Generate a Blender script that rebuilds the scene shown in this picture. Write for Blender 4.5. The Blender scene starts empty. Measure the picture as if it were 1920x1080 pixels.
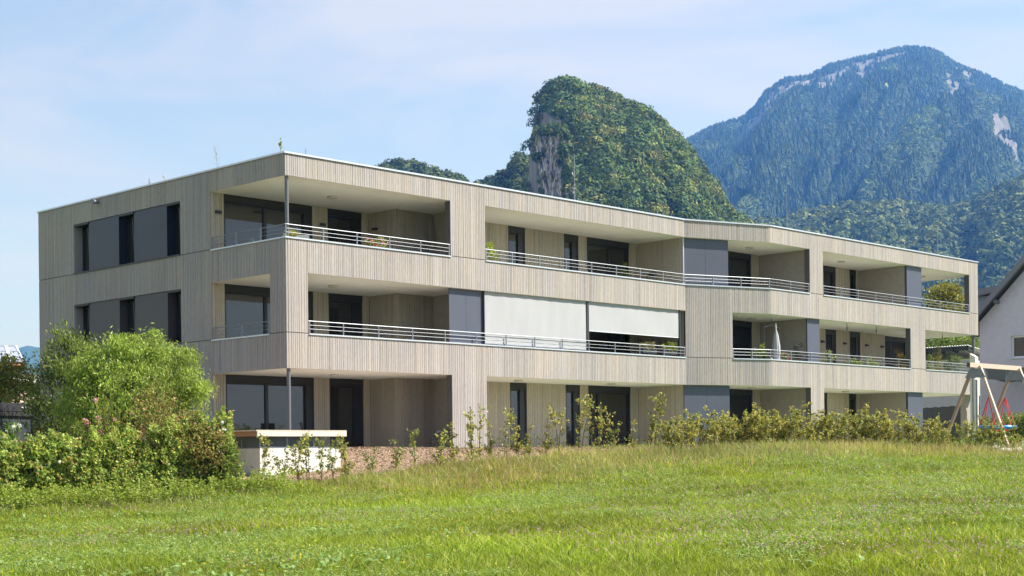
import bpy, math, random
import numpy as np
from mathutils import Matrix, Vector
rnd = random.Random(7)
RG = np.random.default_rng(11)
SC = bpy.context.scene
COL = SC.collection
# ------------------------------------------------------------------ camera
FPX = 2813.013; CAM = np.array([-28.1668, -37.2799, -.266]); YAW = .7953; ROLL = -.0108; SHY = 313.01
cd = bpy.data.cameras.new('camera'); cam = bpy.data.objects.new('camera', cd); COL.objects.link(cam)
cd.sensor_width = 36; cd.lens = 36*FPX/1920; cd.shift_y = SHY/1920; cd.clip_end = 30000; cd.clip_start = .5
cam.matrix_world = Matrix.Translation(CAM.tolist()) @ Matrix.Rotation(-YAW, 4, 'Z') @ Matrix.Rotation(math.pi/2, 4, 'X') @ Matrix.Rotation(ROLL, 4, 'Z')
SC.camera = cam
FW = np.array([math.sin(YAW), math.cos(YAW), 0]); RT = np.array([math.cos(YAW), -math.sin(YAW), 0]); UP = np.array([0, 0, 1.])
def ray(px, py):
    u = px-960; v = py-540-SHY; c, s = math.cos(-ROLL), math.sin(-ROLL)
    u, v = c*u-s*v, s*u+c*v
    return FW+RT*u/FPX-UP*v/FPX
def at(px, py, D): return CAM+ray(px, py)*D
def at_x(px, py, X): d = ray(px, py); return CAM+d*(X-CAM[0])/d[0]
# ------------------------------------------------------------------ sun, sky, exposure
EL = math.radians(48); AZ = math.radians(50)          # azimuth measured from the facade normal towards +x
SUN = Vector((math.sin(AZ)*math.cos(EL), -math.cos(AZ)*math.cos(EL), math.sin(EL)))
ld = bpy.data.lights.new('sun', 'SUN'); ld.energy = 4.6; ld.angle = math.radians(.5); ld.color = (1, .98, .965)
lo = bpy.data.objects.new('sun', ld); COL.objects.link(lo)
lo.rotation_euler = SUN.to_track_quat('Z', 'Y').to_euler()
W = bpy.data.worlds.new('World'); SC.world = W; W.use_nodes = True
nt = W.node_tree; nt.nodes.clear()
def N(nt, t, **k):
    n = nt.nodes.new(t)
    for a, b in k.items():
        if a in n.inputs: n.inputs[a].default_value = b
        else: setattr(n, a, b)
    return n
def ramp(nt, stops, fac):
    r = nt.nodes.new('ShaderNodeValToRGB'); e = r.color_ramp.elements
    while len(e) < len(stops): e.new(.5)
    for q, (p, c) in zip(e, stops): q.position = p; q.color = c if len(c) == 4 else (*c, 1)
    nt.links.new(fac, r.inputs['Fac']); return r.outputs['Color']
sky = N(nt, 'ShaderNodeTexSky', sky_type='NISHITA', sun_disc=False, sun_elevation=EL, sun_rotation=math.atan2(SUN.x, SUN.y), altitude=400, air_density=1.0, dust_density=1.2, ozone_density=4.5)
tc = N(nt, 'ShaderNodeTexCoord'); mp = N(nt, 'ShaderNodeMapping'); mp.inputs['Scale'].default_value = (1.3, 1.0, 5.2); mp.inputs['Rotation'].default_value = (.25, .35, .3)
nt.links.new(tc.outputs['Generated'], mp.inputs['Vector'])
n1 = N(nt, 'ShaderNodeTexNoise', Scale=2.6, Detail=10, Roughness=.58, Distortion=.9); nt.links.new(mp.outputs['Vector'], n1.inputs['Vector'])
cl = ramp(nt, [(.38, (0, 0, 0)), (.66, (1, 1, 1))], n1.outputs['Fac'])
n2 = N(nt, 'ShaderNodeMath', operation='MULTIPLY'); n2.operation = 'MULTIPLY_ADD'; n2.inputs[1].default_value = .55; n2.inputs[2].default_value = .42; nt.links.new(cl, n2.inputs[0])
mx = N(nt, 'ShaderNodeMix', data_type='RGBA'); nt.links.new(n2.outputs[0], mx.inputs[0]); nt.links.new(sky.outputs['Color'], mx.inputs[6])
mx.inputs[7].default_value = (3.75, 3.85, 4.5, 1)
bg = N(nt, 'ShaderNodeBackground', Strength=.075); wo = N(nt, 'ShaderNodeOutputWorld')
nt.links.new(mx.outputs[2], bg.inputs['Color']); nt.links.new(bg.outputs[0], wo.inputs[0])
SC.view_settings.view_transform = 'Standard'; SC.view_settings.look = 'None'; SC.view_settings.gamma = 1; SC.view_settings.exposure = 1.28
SC.cycles.volume_bounces = 0; SC.cycles.max_bounces = 8; SC.cycles.transparent_max_bounces = 16
# ------------------------------------------------------------------ materials
MATS = {}
def mat(name, col=None, rough=.7, metal=0, attr=False, noise=None, trans=0, spec=.5, bump=0, ior=1.5, nscale=(1, 1, 1), namp=.12, detail=4):
    if name in MATS: return MATS[name]
    m = bpy.data.materials.new(name); m.use_nodes = True; t = m.node_tree; b = t.nodes['Principled BSDF']; L = t.links
    b.inputs['Roughness'].default_value = rough; b.inputs['Metallic'].default_value = metal; b.inputs['IOR'].default_value = ior
    b.inputs['Specular IOR Level'].default_value = spec
    if attr: src = N(t, 'ShaderNodeAttribute', attribute_name='col').outputs['Color']
    else:
        r = N(t, 'ShaderNodeRGB'); r.outputs[0].default_value = (*col, 1); src = r.outputs[0]
    if noise:
        c = N(t, 'ShaderNodeTexCoord'); mpp = N(t, 'ShaderNodeMapping'); mpp.inputs['Scale'].default_value = nscale
        L.new(c.outputs['Object'], mpp.inputs['Vector'])
        nn = N(t, 'ShaderNodeTexNoise', Scale=noise, Detail=detail, Roughness=.6); L.new(mpp.outputs['Vector'], nn.inputs['Vector'])
        rr = ramp(t, [(.3, (1-namp,)*3), (.7, (1+namp,)*3)], nn.outputs['Fac'])
        mm = N(t, 'ShaderNodeMix', data_type='RGBA', blend_type='MULTIPLY'); mm.inputs[0].default_value = 1
        L.new(src, mm.inputs[6]); L.new(rr, mm.inputs[7]); src = mm.outputs[2]
        if name == 'weathered_wood':
            n3 = N(t, 'ShaderNodeTexNoise', Scale=.55, Detail=3); m3 = N(t, 'ShaderNodeMapping'); m3.inputs['Scale'].default_value = (1, 1, .6); L.new(c.outputs['Object'], m3.inputs['Vector']); L.new(m3.outputs['Vector'], n3.inputs['Vector']); r3 = ramp(t, [(.3, (.88, .89, .92)), (.7, (1.06, 1.04, 1.0))], n3.outputs['Fac'])
            m4 = N(t, 'ShaderNodeMix', data_type='RGBA', blend_type='MULTIPLY'); m4.inputs[0].default_value = 1; L.new(src, m4.inputs[6]); L.new(r3, m4.inputs[7]); src = m4.outputs[2]
        if bump:
            bb = N(t, 'ShaderNodeBump', Strength=bump, Distance=.02); L.new(nn.outputs['Fac'], bb.inputs['Height']); L.new(bb.outputs[0], b.inputs['Normal'])
    L.new(src, b.inputs['Base Color'])
    if trans:
        tr = N(t, 'ShaderNodeBsdfTranslucent'); L.new(src, tr.inputs['Color']); ms = N(t, 'ShaderNodeMixShader'); ms.inputs[0].default_value = trans
        L.new(b.outputs[0], ms.inputs[1]); L.new(tr.outputs[0], ms.inputs[2]); L.new(ms.outputs[0], t.nodes['Material Output'].inputs[0])
    MATS[name] = m; return m
M_wood = mat('weathered_wood', attr=True, rough=.75, noise=9, nscale=(6, 6, .6), namp=.16, bump=.15, spec=.25)
M_trim = mat('dark_trim', (.035, .036, .04), .5)
M_body = mat('sheathing', (.10, .098, .095), .8)
M_frame = mat('window_frame', (.02, .021, .024), .4)
M_box = mat('shutter_box', (.022, .022, .024), .5)
M_pane = mat('window_glass', (.028, .029, .027), .03, spec=.5, ior=1.75)
M_plaster = mat('white_plaster', (.82, .80, .76), .9, noise=3, namp=.03)
M_sidewall = mat('taupe_plaster', (.34, .305, .27), .9, noise=5, namp=.08)
M_floor = mat('balcony_floor', (.62, .59, .54), .8, noise=5, namp=.1)
M_metal = mat('galvanised_steel', (.23, .25, .29), .5, metal=.5, noise=14, namp=.1)
M_coping = mat('coping_metal', (.62, .65, .7), .4, metal=.5, noise=6, namp=.06)
M_panel = mat('grey_panel', (.078, .088, .125), .42, noise=2, namp=.05)
M_screen = mat('white_screen_fabric', (.37, .38, .41), .8, noise=2.5, nscale=(3, 3, .5), namp=.03)
M_slat = mat('slat_shutter', (.03, .03, .033), .45)
M_leaf = mat('leaves', attr=True, rough=.5, trans=.42, spec=.3)
M_far = mat('far_foliage', attr=True, rough=.8, trans=.12, spec=.1)
M_bark = mat('bark', (.09, .065, .045), .9, noise=20, namp=.3)
M_timber = mat('timber', attr=True, rough=.7, noise=8, nscale=(4, 4, 4), namp=.18, spec=.3)
M_conc = mat('concrete', (.62, .60, .56), .85, noise=4, namp=.1, bump=.2)
M_attr = mat('coloured', attr=True, rough=.6, noise=10, namp=.06)
M_gloss = mat('coloured_smooth', attr=True, rough=.35)
# ------------------------------------------------------------------ mesh helpers
def np_mesh(name, v, f, m, col=None, parent=None, smooth=False):
    v = np.asarray(v, np.float32); f = np.asarray(f, np.int32); k = f.shape[1]
    me = bpy.data.meshes.new(name); me.vertices.add(len(v)); me.vertices.foreach_set('co', v.ravel())
    me.loops.add(f.size); me.loops.foreach_set('vertex_index', f.ravel())
    me.polygons.add(len(f)); me.polygons.foreach_set('loop_start', np.arange(0, f.size, k, dtype=np.int32)); me.polygons.foreach_set('loop_total', np.full(len(f), k, np.int32))
    me.polygons.foreach_set('use_smooth', np.full(len(f), bool(smooth)))
    me.update(calc_edges=True)
    if col is not None:
        a = me.color_attributes.new('col', 'FLOAT_COLOR', 'POINT'); c = np.ones((len(v), 4), np.float32); c[:, :3] = col; a.data.foreach_set('color', c.ravel())
    me.materials.append(m)
    o = bpy.data.objects.new(name, me); COL.objects.link(o)
    if parent is not None: o.parent = parent; o.matrix_parent_inverse = parent.matrix_world.inverted() if False else Matrix.Identity(4)
    return o
class MB:
    """collects quads; build() links them as one object. Coordinates are world minus the parent's origin."""
    def __init__(s): s.v = []; s.f = []; s.c = []; s.n = 0
    def quads(s, v, f, c=(1, 1, 1)):
        v = np.asarray(v, float); s.v.append(v); s.f.append(np.asarray(f)+s.n); s.n += len(v)
        s.c.append(np.broadcast_to(np.asarray(c, float), (len(v), 3)))
    def hexa(s, p, c=(1, 1, 1)):      # 8 points: bottom 0-3 ccw, top 4-7
        s.quads(p, [[3, 2, 1, 0], [4, 5, 6, 7], [0, 1, 5, 4], [1, 2, 6, 5], [2, 3, 7, 6], [3, 0, 4, 7]], c)
    def box(s, x0, x1, y0, y1, z0, z1, c=(1, 1, 1)):
        s.hexa([(x0, y0, z0), (x1, y0, z0), (x1, y1, z0), (x0, y1, z0), (x0, y0, z1), (x1, y0, z1), (x1, y1, z1), (x0, y1, z1)], c)
    def wbox(s, W, u0, u1, d0, d1, z0, z1, c=(1, 1, 1)):   # in wall coordinates: u along, d inward depth
        p = [W.p(u0, d0, z0), W.p(u1, d0, z0), W.p(u1, d1, z0), W.p(u0, d1, z0), W.p(u0, d0, z1), W.p(u1, d0, z1), W.p(u1, d1, z1), W.p(u0, d1, z1)]
        s.hexa(p, c)
    def bar(s, a, b, w, h=None, c=(1, 1, 1), up=(0, 0, 1)):
        a = np.array(a, float); b = np.array(b, float); h = h or w; t = b-a; t /= np.linalg.norm(t); up = np.array(up, float)
        if abs(t@up) > .98: up = np.array([1., 0, 0])
        sd = np.cross(t, up); sd /= np.linalg.norm(sd); u2 = np.cross(sd, t)
        q = [(-1, -1), (1, -1), (1, 1), (-1, 1)]
        s.hexa([a+sd*i*w/2+u2*j*h/2 for i, j in q]+[b+sd*i*w/2+u2*j*h/2 for i, j in q], c)
    def tube(s, pts, r, n=6, c=(1, 1, 1), cap=True):
        pts = [np.array(p, float) for p in pts]; rs = r if hasattr(r, '__len__') else [r]*len(pts); v = []; f = []
        for i, p in enumerate(pts):
            t = pts[min(i+1, len(pts)-1)]-pts[max(i-1, 0)]; t = t/(np.linalg.norm(t)+1e-9)
            up = np.array([0, 0, 1.]) if abs(t[2]) < .9 else np.array([1., 0, 0])
            a = np.cross(t, up); a /= np.linalg.norm(a); b = np.cross(t, a)
            for k in range(n): an = 2*math.pi*k/n; v.append(p+(a*math.cos(an)+b*math.sin(an))*rs[i])
        for i in range(len(pts)-1):
            for k in range(n): f.append([i*n+k, i*n+(k+1) % n, (i+1)*n+(k+1) % n, (i+1)*n+k])
        if cap:
            for base, p in ((0, pts[0]), ((len(pts)-1)*n, pts[-1])):
                ci = len(v); v.append(p)
                for k in range(0, n, 2): f.append([base+k, base+(k+1) % n, base+(k+2) % n, ci])
        s.quads(v, f, c)
    def lathe(s, o, prof, n=10, c=(1, 1, 1)):
        v = []; f = []
        for r, z in prof:
            for k in range(n): an = 2*math.pi*k/n; v.append((o[0]+r*math.cos(an), o[1]+r*math.sin(an), o[2]+z))
        for i in range(len(prof)-1):
            for k in range(n): f.append([i*n+k, i*n+(k+1) % n, (i+1)*n+(k+1) % n, (i+1)*n+k])
        s.quads(v, f, c)
    def build(s, name, m, parent=None, smooth=False):
        v = np.concatenate(s.v)
        if parent is not None: v = v-np.array(ORG.get(parent.name, (0, 0, 0)))
        return np_mesh(name, v, np.concatenate(s.f), m, np.concatenate(s.c), parent, smooth)
ORG = {}
def thing(name, label, cat, loc, group=None):
    o = bpy.data.objects.new(name, None); COL.objects.link(o); o.location = tuple(float(q) for q in loc); o.empty_display_size = .3
    ORG[o.name] = tuple(float(q) for q in loc)
    return tag(o, label, cat, group)
def tag(o, label, cat, group=None):
    o['label'] = label; o['category'] = cat
    if group: o['group'] = group
    return o
def sub(o, parent):       # make o (built in coordinates of parent's thing) a sub-part of a part at the thing's origin
    o.parent = parent; return o
def struct(o, kind='structure'): o['kind'] = kind; return o
class Wall:
    def __init__(s, a, b):
        s.a = np.array(a, float); s.b = np.array(b, float); d = s.b-s.a; s.L = float(np.linalg.norm(d)); s.t = d/s.L; s.n = np.array([-s.t[1], s.t[0]])
    def p(s, u, d, z): q = s.a+s.t*u+s.n*d; return (q[0], q[1], z)
# ------------------------------------------------------------------ ground shape
CP = [(-28, -37, -1.85), (-18, -17, -1.72), (-14, -23, -1.6), (-10, -28, -1.45), (-20, -25, -1.75), (-12.5, -6.5, -1.45), (-9.8, -6.3, -1.4), (-6, -6.5, -1.15), (-24, -10, -1.75), (-16, 2, -1.3),
      (8, -26, -1.0), (20, -22, -.4), (0, -18, -1.15), (-40, -20, -1.9), (0, -50, -1.5), (-6, -1, -.5), (-6, 8, -.6), (-3, 0, -.25), (-2, 15, -.3)]
HD = []      # young hedge line: pixel x, base y, depth
for px, py, D in [(470, 900, 38.5), (600, 903, 39.5), (700, 884, 41), (850, 868, 42.5), (1000, 856, 44), (1200, 845, 45.5), (1400, 833, 47), (1600, 832, 48.2), (1750, 838, 48.8), (1900, 848, 49.5)]:
    q = at(px, py, D); HD.append(q); CP.append((q[0], q[1], q[2]-.12))
HD = np.array(HD)
for x in range(0, 45, 6): CP.append((x, 0 if x < 20 else -1.5, -.03)); CP.append((x, 12, 0))
for x, y, z in [(19, -12.5, .08), (23, -10.5, .02), (22, -14.5, .02), (28, -9, .0), (50, -5, 0), (60, -15, 0), (3, -3.5, -.16), (9, -3.5, -.1), (16, -5, -.03)]: CP.append((x, y, z))
CP = np.array(CP, float)
def _U(r2): return r2*np.log(r2+1e-9)*.5
def _solve():
    n = len(CP); X = CP[:, :2]/20; K = _U(((X[:, None]-X[None])**2).sum(-1))+np.eye(n)*.01; P = np.c_[np.ones(n), X]
    A = np.zeros((n+3, n+3)); A[:n, :n] = K; A[:n, n:] = P; A[n:, :n] = P.T
    return np.linalg.solve(A, np.r_[CP[:, 2], 0, 0, 0])
RB = _solve()
def ground(x, y):
    x = np.asarray(x, float); y = np.asarray(y, float); sh = x.shape; x = x.ravel(); y = y.ravel(); out = np.empty(len(x))
    for i in range(0, len(x), 20000):
        X = np.c_[x[i:i+20000], y[i:i+20000]]/20; out[i:i+20000] = _U(((X[:, None]-CP[None, :, :2]/20)**2).sum(-1))@RB[:-3]+RB[-3]+X@RB[-2:]
    w = np.clip((np.hypot(x-5, y+12)-38)/60, 0, 1); w = w*w*(3-2*w)
    z = out*(1-w)+(-.6)*w
    return np.clip(z, -2.2, .35).reshape(sh)
def vnoise(x, y, s, seed=0):      # smooth value noise 0..1
    x = np.asarray(x)/s; y = np.asarray(y)/s; xi = np.floor(x).astype(int); yi = np.floor(y).astype(int); fx = x-xi; fy = y-yi
    fx = fx*fx*(3-2*fx); fy = fy*fy*(3-2*fy)
    def h(a, b):
        n = np.sin(a*127.1+b*311.7+seed*74.7)*43758.5453; return n-np.floor(n)
    return (h(xi, yi)*(1-fx)+h(xi+1, yi)*fx)*(1-fy)+(h(xi, yi+1)*(1-fx)+h(xi+1, yi+1)*fx)*fy
def fbm(x, y, s, seed=0, o=4):
    r = 0; a = 1; t = 0
    for i in range(o): r = r+a*vnoise(x, y, s/2**i, seed+i*3.3); t += a; a *= .5
    return r/t
def hedge_side(x, y):     # >0 on the building's side of the young hedge
    yl = np.interp(x, HD[:, 0], HD[:, 1]); return y-yl
def dirt_mask(x, y):
    s = hedge_side(x, y); e = fbm(x, y, 2.0, 5)*1.6-.8
    m = (s+e > .15) & (y < 16) & (x > -6.5) & (x+e*1.2 < 11.5)
    return m
# ground sheet
gx = np.concatenate([-np.geomspace(42, 8500, 26)[::-1], np.arange(-41, 60, .5), np.geomspace(60, 8500, 26)])
gy = np.concatenate([-np.geomspace(50, 8500, 26)[::-1], np.arange(-49, 24, .5), np.geomspace(24, 8500, 26)])
X, Y = np.meshgrid(gx, gy); Z = ground(X, Y)
near = (np.abs(X) < 60) & (np.abs(Y) < 50); Z = Z+np.where(near, (fbm(X, Y, 1.3, 2)-.5)*.06, 0)
Z = np.where((X > .1) & (X < 41.8) & (Y > .1) & (Y < 15), np.minimum(Z, -.06), Z)
dm = dirt_mask(X, Y) & near
gc = np.where(dm[..., None], np.array([.24, .17, .12]), np.array([.09, .12, .02]))
grv = near & (hedge_side(X, Y) > -1.2) & (hedge_side(X, Y) < 1.0) & (X > 12)
gc = np.where((grv & (fbm(X, Y, 1.0, 9) > .5))[..., None], np.array([.36, .33, .27]), gc)
lawn = near & (X > 11.5) & (hedge_side(X, Y) > 1)
gc = np.where(lawn[..., None], np.array([.10, .15, .03]), gc)
nx, ny = len(gx), len(gy); I = np.arange(nx*ny).reshape(ny, nx)
F = np.stack([I[:-1, :-1], I[:-1, 1:], I[1:, 1:], I[1:, :-1]], -1).reshape(-1, 4)
struct(np_mesh('ground', np.stack([X, Y, Z], -1).reshape(-1, 3), F, mat('soil', attr=True, rough=.95, noise=7, namp=.3, bump=.8, spec=.1, detail=8), gc.reshape(-1, 3), smooth=True))
# ================================================================== the apartment building
B = thing('apartment_building', 'long three storey apartment building clad in pale grey wooden boards with recessed balconies', 'building', (0, 0, 0))
ZC = (2.49, 5.475, 8.44); ZS = (3.6, 6.55); ZF = (0, 2.95, 5.9); ZR = 9.17
WF = Wall((0, 0), (19.92, 0)); WS = Wall((19.92, 0), (23.89, -1.38)); WT = Wall((23.89, -1.38), (41.93, -1.38))
WL = Wall((0, 15.41), (0, 0)); WR = Wall((41.93, -1.38), (41.93, 14)); WB = Wall((41.93, 14), (0, 15.41))
def tx(x): return x-23.89
def wood_col(k, base):
    h = rnd.random(); v = 1+rnd.uniform(-.07, .06)
    if rnd.random() < .07: v *= .9
    w = rnd.uniform(-.03, .03)
    return (base[0]*v*(1+w), base[1]*v, base[2]*v*(1-w*1.5))
def clad(W, z0, z1, ops, mbB, mbS, th=.28, base=(.375, .345, .333), joints=(), fold=0, u_from=0, u_to=None, bt=.027):
    """vertical boards on wall W with rectangular openings (u0,u1,z0,z1); mbS takes the solid wall behind them"""
    u_to = W.L if u_to is None else u_to
    cuts = sorted(set([u_from, u_to]+[c for o in ops for c in o[:2] if u_from < c < u_to]))
    for a, b in zip(cuts[:-1], cuts[1:]):
        if b-a < .004: continue
        mid = (a+b)/2; iv = [(z0, z1)]
        for o in ops:
            if o[0] <= mid <= o[1]:
                nv = []
                for p, q in iv:
                    if o[3] <= p or o[2] >= q: nv.append((p, q)); continue
                    if o[2] > p: nv.append((p, o[2]))
                    if o[3] < q: nv.append((o[3], q))
                iv = nv
        for p, q in iv: mbS.wbox(W, a+(.028 if a <= u_from else .001), b-(.028 if b >= u_to else .001), .031, th, p+.003, q-.003)
        sp = []
        for p, q in iv:
            e = [p]+[j for j in joints if p+.05 < j < q-.05]+[q]
            sp += [(s+(.012 if s in joints else 0), t-(.012 if t in joints else 0)) for s, t in zip(e[:-1], e[1:])]
        u = a
        while u < b-.01:
            w = rnd.choice((.068, .08, .08, .095, .115)); w = min(w, b-u)
            if b-(u+w) < .05: w = b-u
            g = rnd.choice((.011, .013, .015)) if rnd.random() < .75 else .02
            for p, q in sp:
                dz = rnd.uniform(0, .004)
                mbB.wbox(W, u+g/2, u+w-g/2, dz, bt+dz*.5, p, q, wood_col(0, base))
            u += w
    return
# ---- openings of the outer walls
OF = [(0, 6.98, ZS[1], ZC[2]), (8.64, 19.92, ZS[1], ZC[2]), (.85, 19.92, ZS[0], ZC[1]), (0, 6.98, -.05, ZC[0]), (8.64, 19.92, -.05, ZC[0])]
OS = [(0, WS.L, ZS[1], ZC[2]), (2.29, WS.L, ZS[0], ZC[1]), (0, WS.L, -.05, ZC[0])]
OT = [(0, tx(26.83), ZS[1], ZC[2]), (tx(27.85), tx(41.04), ZS[1], ZC[2]), (0, tx(35.26), ZS[0], ZC[1]), (tx(36.64), tx(41.93), ZS[0], ZC[1]),
      (0, tx(26.83), -.05, ZC[0]), (tx(27.85), tx(41.93), -.05, ZC[0])]
yl = lambda y: 15.41-y
OL = [(yl(4.02), 15.41, ZS[1], ZC[2]), (yl(4.02), yl(.83), ZS[0], ZC[1]), (yl(4.02), 15.41, -.05, ZC[0]),
      (yl(12.8), yl(5.79), 6.57, 8.37), (yl(12.8), yl(5.79), 3.62, 5.42), (yl(12.8), yl(5.79), .67, 2.47)]
OR = [(.6, 4.6, ZS[1], ZC[2]), (.0, 4.6, ZS[0], ZC[1]), (.0, 4.6, -.05, ZC[0])]
mS = MB(); cb = {}
for nm, W_, O_, b_ in (('front', WF, OF, None), ('mid', WS, OS, None), ('far', WT, OT, None), ('left', WL, OL, None), ('right', WR, OR, None), ('back', WB, [], None)):
    cb[nm] = MB(); clad(W_, -.02, ZR-.06, O_, cb[nm], mS, joints=ZS, th=.26)
    cb[nm].build('cladding', M_wood, B)
# front corner bits seen under the bands and at the ends of piers
mS.build('wall', M_body, B)
# ---- roof with coping
r = MB()
outl = [(0, 0), (19.92, 0), (23.89, -1.38), (41.93, -1.38), (41.93, 14), (0, 15.41)]
def strip(mb, pts, w0, w1, z0, z1, closed=True, c=(1, 1, 1)):
    n = len(pts); P = [np.array(p, float) for p in pts]
    def off(i, d):
        a = P[i-1] if (i > 0 or closed) else None; b = P[(i+1) % n] if (i < n-1 or closed) else None; ns = []
        if a is not None: t = (P[i]-a)/np.linalg.norm(P[i]-a); ns.append(np.array([-t[1], t[0]]))
        if b is not None: t = (b-P[i])/np.linalg.norm(b-P[i]); ns.append(np.array([-t[1], t[0]]))
        m = sum(ns); m = m/np.linalg.norm(m); return P[i]+m*d/max(.3, m@ns[0])
    for i in range(n if closed else n-1):
        j = (i+1) % n
        a0, a1, b0, b1 = off(i, w0), off(i, w1), off(j, w0), off(j, w1)
        mb.hexa([(*a0, z0), (*b0, z0), (*b1, z0), (*a1, z0), (*a0, z1), (*b0, z1), (*b1, z1), (*a1, z1)], c)
strip(r, outl, -.035, .33, ZR-.055, ZR); r.build('roof_coping', M_coping, B)
def slab(mb, pts, z0, z1, c=(1, 1, 1)):     # list of quads (4 corner tuples)
    for q in pts: mb.hexa([(*p, z0) for p in q]+[(*p, z1) for p in q], c)
r = MB()
slab(r, [[(.3, .3), (19.9, .3), (19.9, 14.5), (.3, 15.1)], [(19.9, .3), (23.9, -1.05), (23.9, 14.3), (19.9, 14.5)], [(23.9, -1.05), (41.6, -1.05), (41.6, 13.7), (23.9, 14.3)]], ZR-.3, ZR-.1)
r.build('roof', mat('roof_gravel', (.3, .28, .24), .95, noise=20, namp=.3), B)
# ---- soffits and floors
for k in range(3):
    for mb, nm, m_, z0, z1 in ((MB(), 'soffit', M_plaster, ZC[k]-.004, ZC[k]+.10), (MB(), 'balcony_floor', M_floor, ZF[k]-.14, ZF[k])):
        if nm == 'balcony_floor' and k == 0: z0, z1 = -.2, -.01
        i = .028 if nm == 'soffit' else .262
        slab(mb, [[(i, i), (8.6, i), (8.6, 5), (i, 5)], [(8.6, i), (19.92, i), (19.92, 3.2), (8.6, 3.2)], [(19.92, i), (23.89, -1.38+i), (23.89, 3.2), (19.92, 3.2)], [(23.89, -1.38+i), (41.93-i, -1.38+i), (41.93-i, 4.2), (23.89, 3.2)]], z0, z1)
        mb.build(nm, m_, B)
# ---- recessed walls: one object of boards per loggia wall, windows in them
def window(W, u0, u1, z0, z1, splits=(), style='glass', parent=B, box=.24, rec=.13, rightbar=0, jamb=True):
    """splits: u positions of mullions; style glass or slats"""
    f = MB(); f.wbox(W, u0, u0+.06, .02 if jamb else rec-.05, rec+.06, z0, z1); f.wbox(W, u1-.06-rightbar, u1, rec-.06, rec+.06, z0, z1-box)
    f.wbox(W, u0+.06, u1-.06-rightbar, rec-.02, rec+.05, z1-box-.07, z1-box); f.wbox(W, u0+.06, u1-.06-rightbar, rec-.02, rec+.05, z0, z0+.07)
    for s in splits: f.wbox(W, s-.06, s+.06, rec-.035, rec+.05, z0+.07, z1-box-.07)
    fo = f.build('window', M_frame, parent)
    if box:
        b_ = MB(); b_.wbox(W, u0+.002, u1-.002, .008, rec+.04, z1-box, z1-.001); o = b_.build('shutter_box', M_box, parent); sub(o, fo)
    e = [u0+.06]+[q for s in splits for q in (s-.06, s+.06)]+[u1-.06-rightbar]
    for i in range(0, len(e), 2):
        pn = MB()
        if style == 'glass':
            pn.wbox(W, e[i], e[i+1], rec+.01, rec+.03, z0+.07, z1-box-.07); o = pn.build('pane', M_pane, parent)
        else:
            n = int((z1-box-z0)/.075)
            for k in range(n):
                zz = z0+k*.075; a = W.p(e[i], rec-.05, zz+.006); b = W.p(e[i+1], rec-.05, zz+.006); c = W.p(e[i+1], rec-.015, zz+.07); d = W.p(e[i], rec-.015, zz+.07)
                a2 = W.p(e[i], rec-.042, zz); b2 = W.p(e[i+1], rec-.042, zz); c2 = W.p(e[i+1], rec-.007, zz+.064); d2 = W.p(e[i], rec-.007, zz+.064)
                pn.hexa([a, b, b2, a2, d, c, c2, d2])
            pn.wbox(W, e[i], e[i+1], rec+.01, rec+.03, z0, z1-box)
            o = pn.build('slat_blind', M_slat, parent)
        sub(o, fo)
    return fo
def back(a, b, k, wins=(), base=(.47, .42, .35), style='glass'):
    W_ = Wall(a, b); z0, z1 = ZF[k], ZC[k]-.006
    ops = [(w[0]-a[0], w[1]-a[0], z0, z1) for w in wins]
    m1 = MB(); m2 = MB(); clad(W_, z0-(.02 if k == 0 else 0), z1, ops, m1, m2, th=.16, base=base)
    m1.build('cladding', M_wood, B); m2.build('wall', M_body, B)
    for w in wins:
        window(W_, w[0]-a[0], w[1]-a[0], z0, z1, [q-a[0] for q in (w[2] if len(w) > 2 else ())], w[3] if len(w) > 3 else 'glass', rightbar=w[4] if len(w) > 4 else 0)
    bk = MB(); bk.wbox(W_, .06, W_.L-.06, .2, .28, z0+.002, z1-.002); bk.build('wall', M_body, B)
def plain(a, b, k, m=M_sidewall, th=.15, z0=None, z1=None, name='wall'):
    W_ = Wall(a, b); q = MB(); q.wbox(W_, 0, W_.L, 0, th, ZF[k] if z0 is None else z0, (ZC[k]-.006) if z1 is None else z1); return q.build(name, m, B)
for k in range(3):
    back((.026, 4.0), (6.72, 4.0), k, [(.52, 4.18, (2.24,), 'glass', .26), (4.86, 6.4, (), 'glass', .3)], base=(.47, .42, .345))
    back((6.72, 4.0), (6.72, 2.52), k, base=(.43, .385, .33))
    back((6.72, 2.52), (8.46, 2.52), k, base=(.43, .385, .33))
    plain((8.46, 2.52), (8.46, .27), k)
    g = 'glass'
    back((8.62, 2.56), (20.0, 2.56), k, [(12.4, 13.32, (), g, .26), (15.53, 16.38, (), g, .26), (16.88, 19.5, (18.35,) if k != 0 else (17.6,), g, 0)], base=(.47, .42, .35))
    back((20.0, 2.56), (20.0, .12), k, base=(.47, .42, .35))
    st = 'slats' if k < 2 else g
    back((20.9, 1.31), (26.95, 1.31), k, [(22.4, 26.35, (24.9,), st, 0)])
    plain((26.95, 1.31), (26.95, -1.12), k)
for k in (0, 2):
    a, b = ((31.5, 32.35), (34.25, 34.9)) if k == 0 else ((32.15, 33.2), (34.42, 35.0))
    back((27.12, 1.34), (35.22, 1.34), k, [(a[0], a[1], (), 'glass', .12), (b[0], b[1], (), 'glass', .1)])
    plain((35.22, 1.34), (35.22, -1.12), k)
    back((36.6, 4.0), (40.2, 4.0), k, [(37.2, 39.8, (38.5,), 'glass', 0)])
    plain((36.62, -1.0), (36.62, 4.0), k)
back((27.12, 1.36), (37.62, 1.36), 1, [(32.3, 33.22, (), 'slats', .2), (34.4, 35.34, (), 'slats', .2)])
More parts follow.
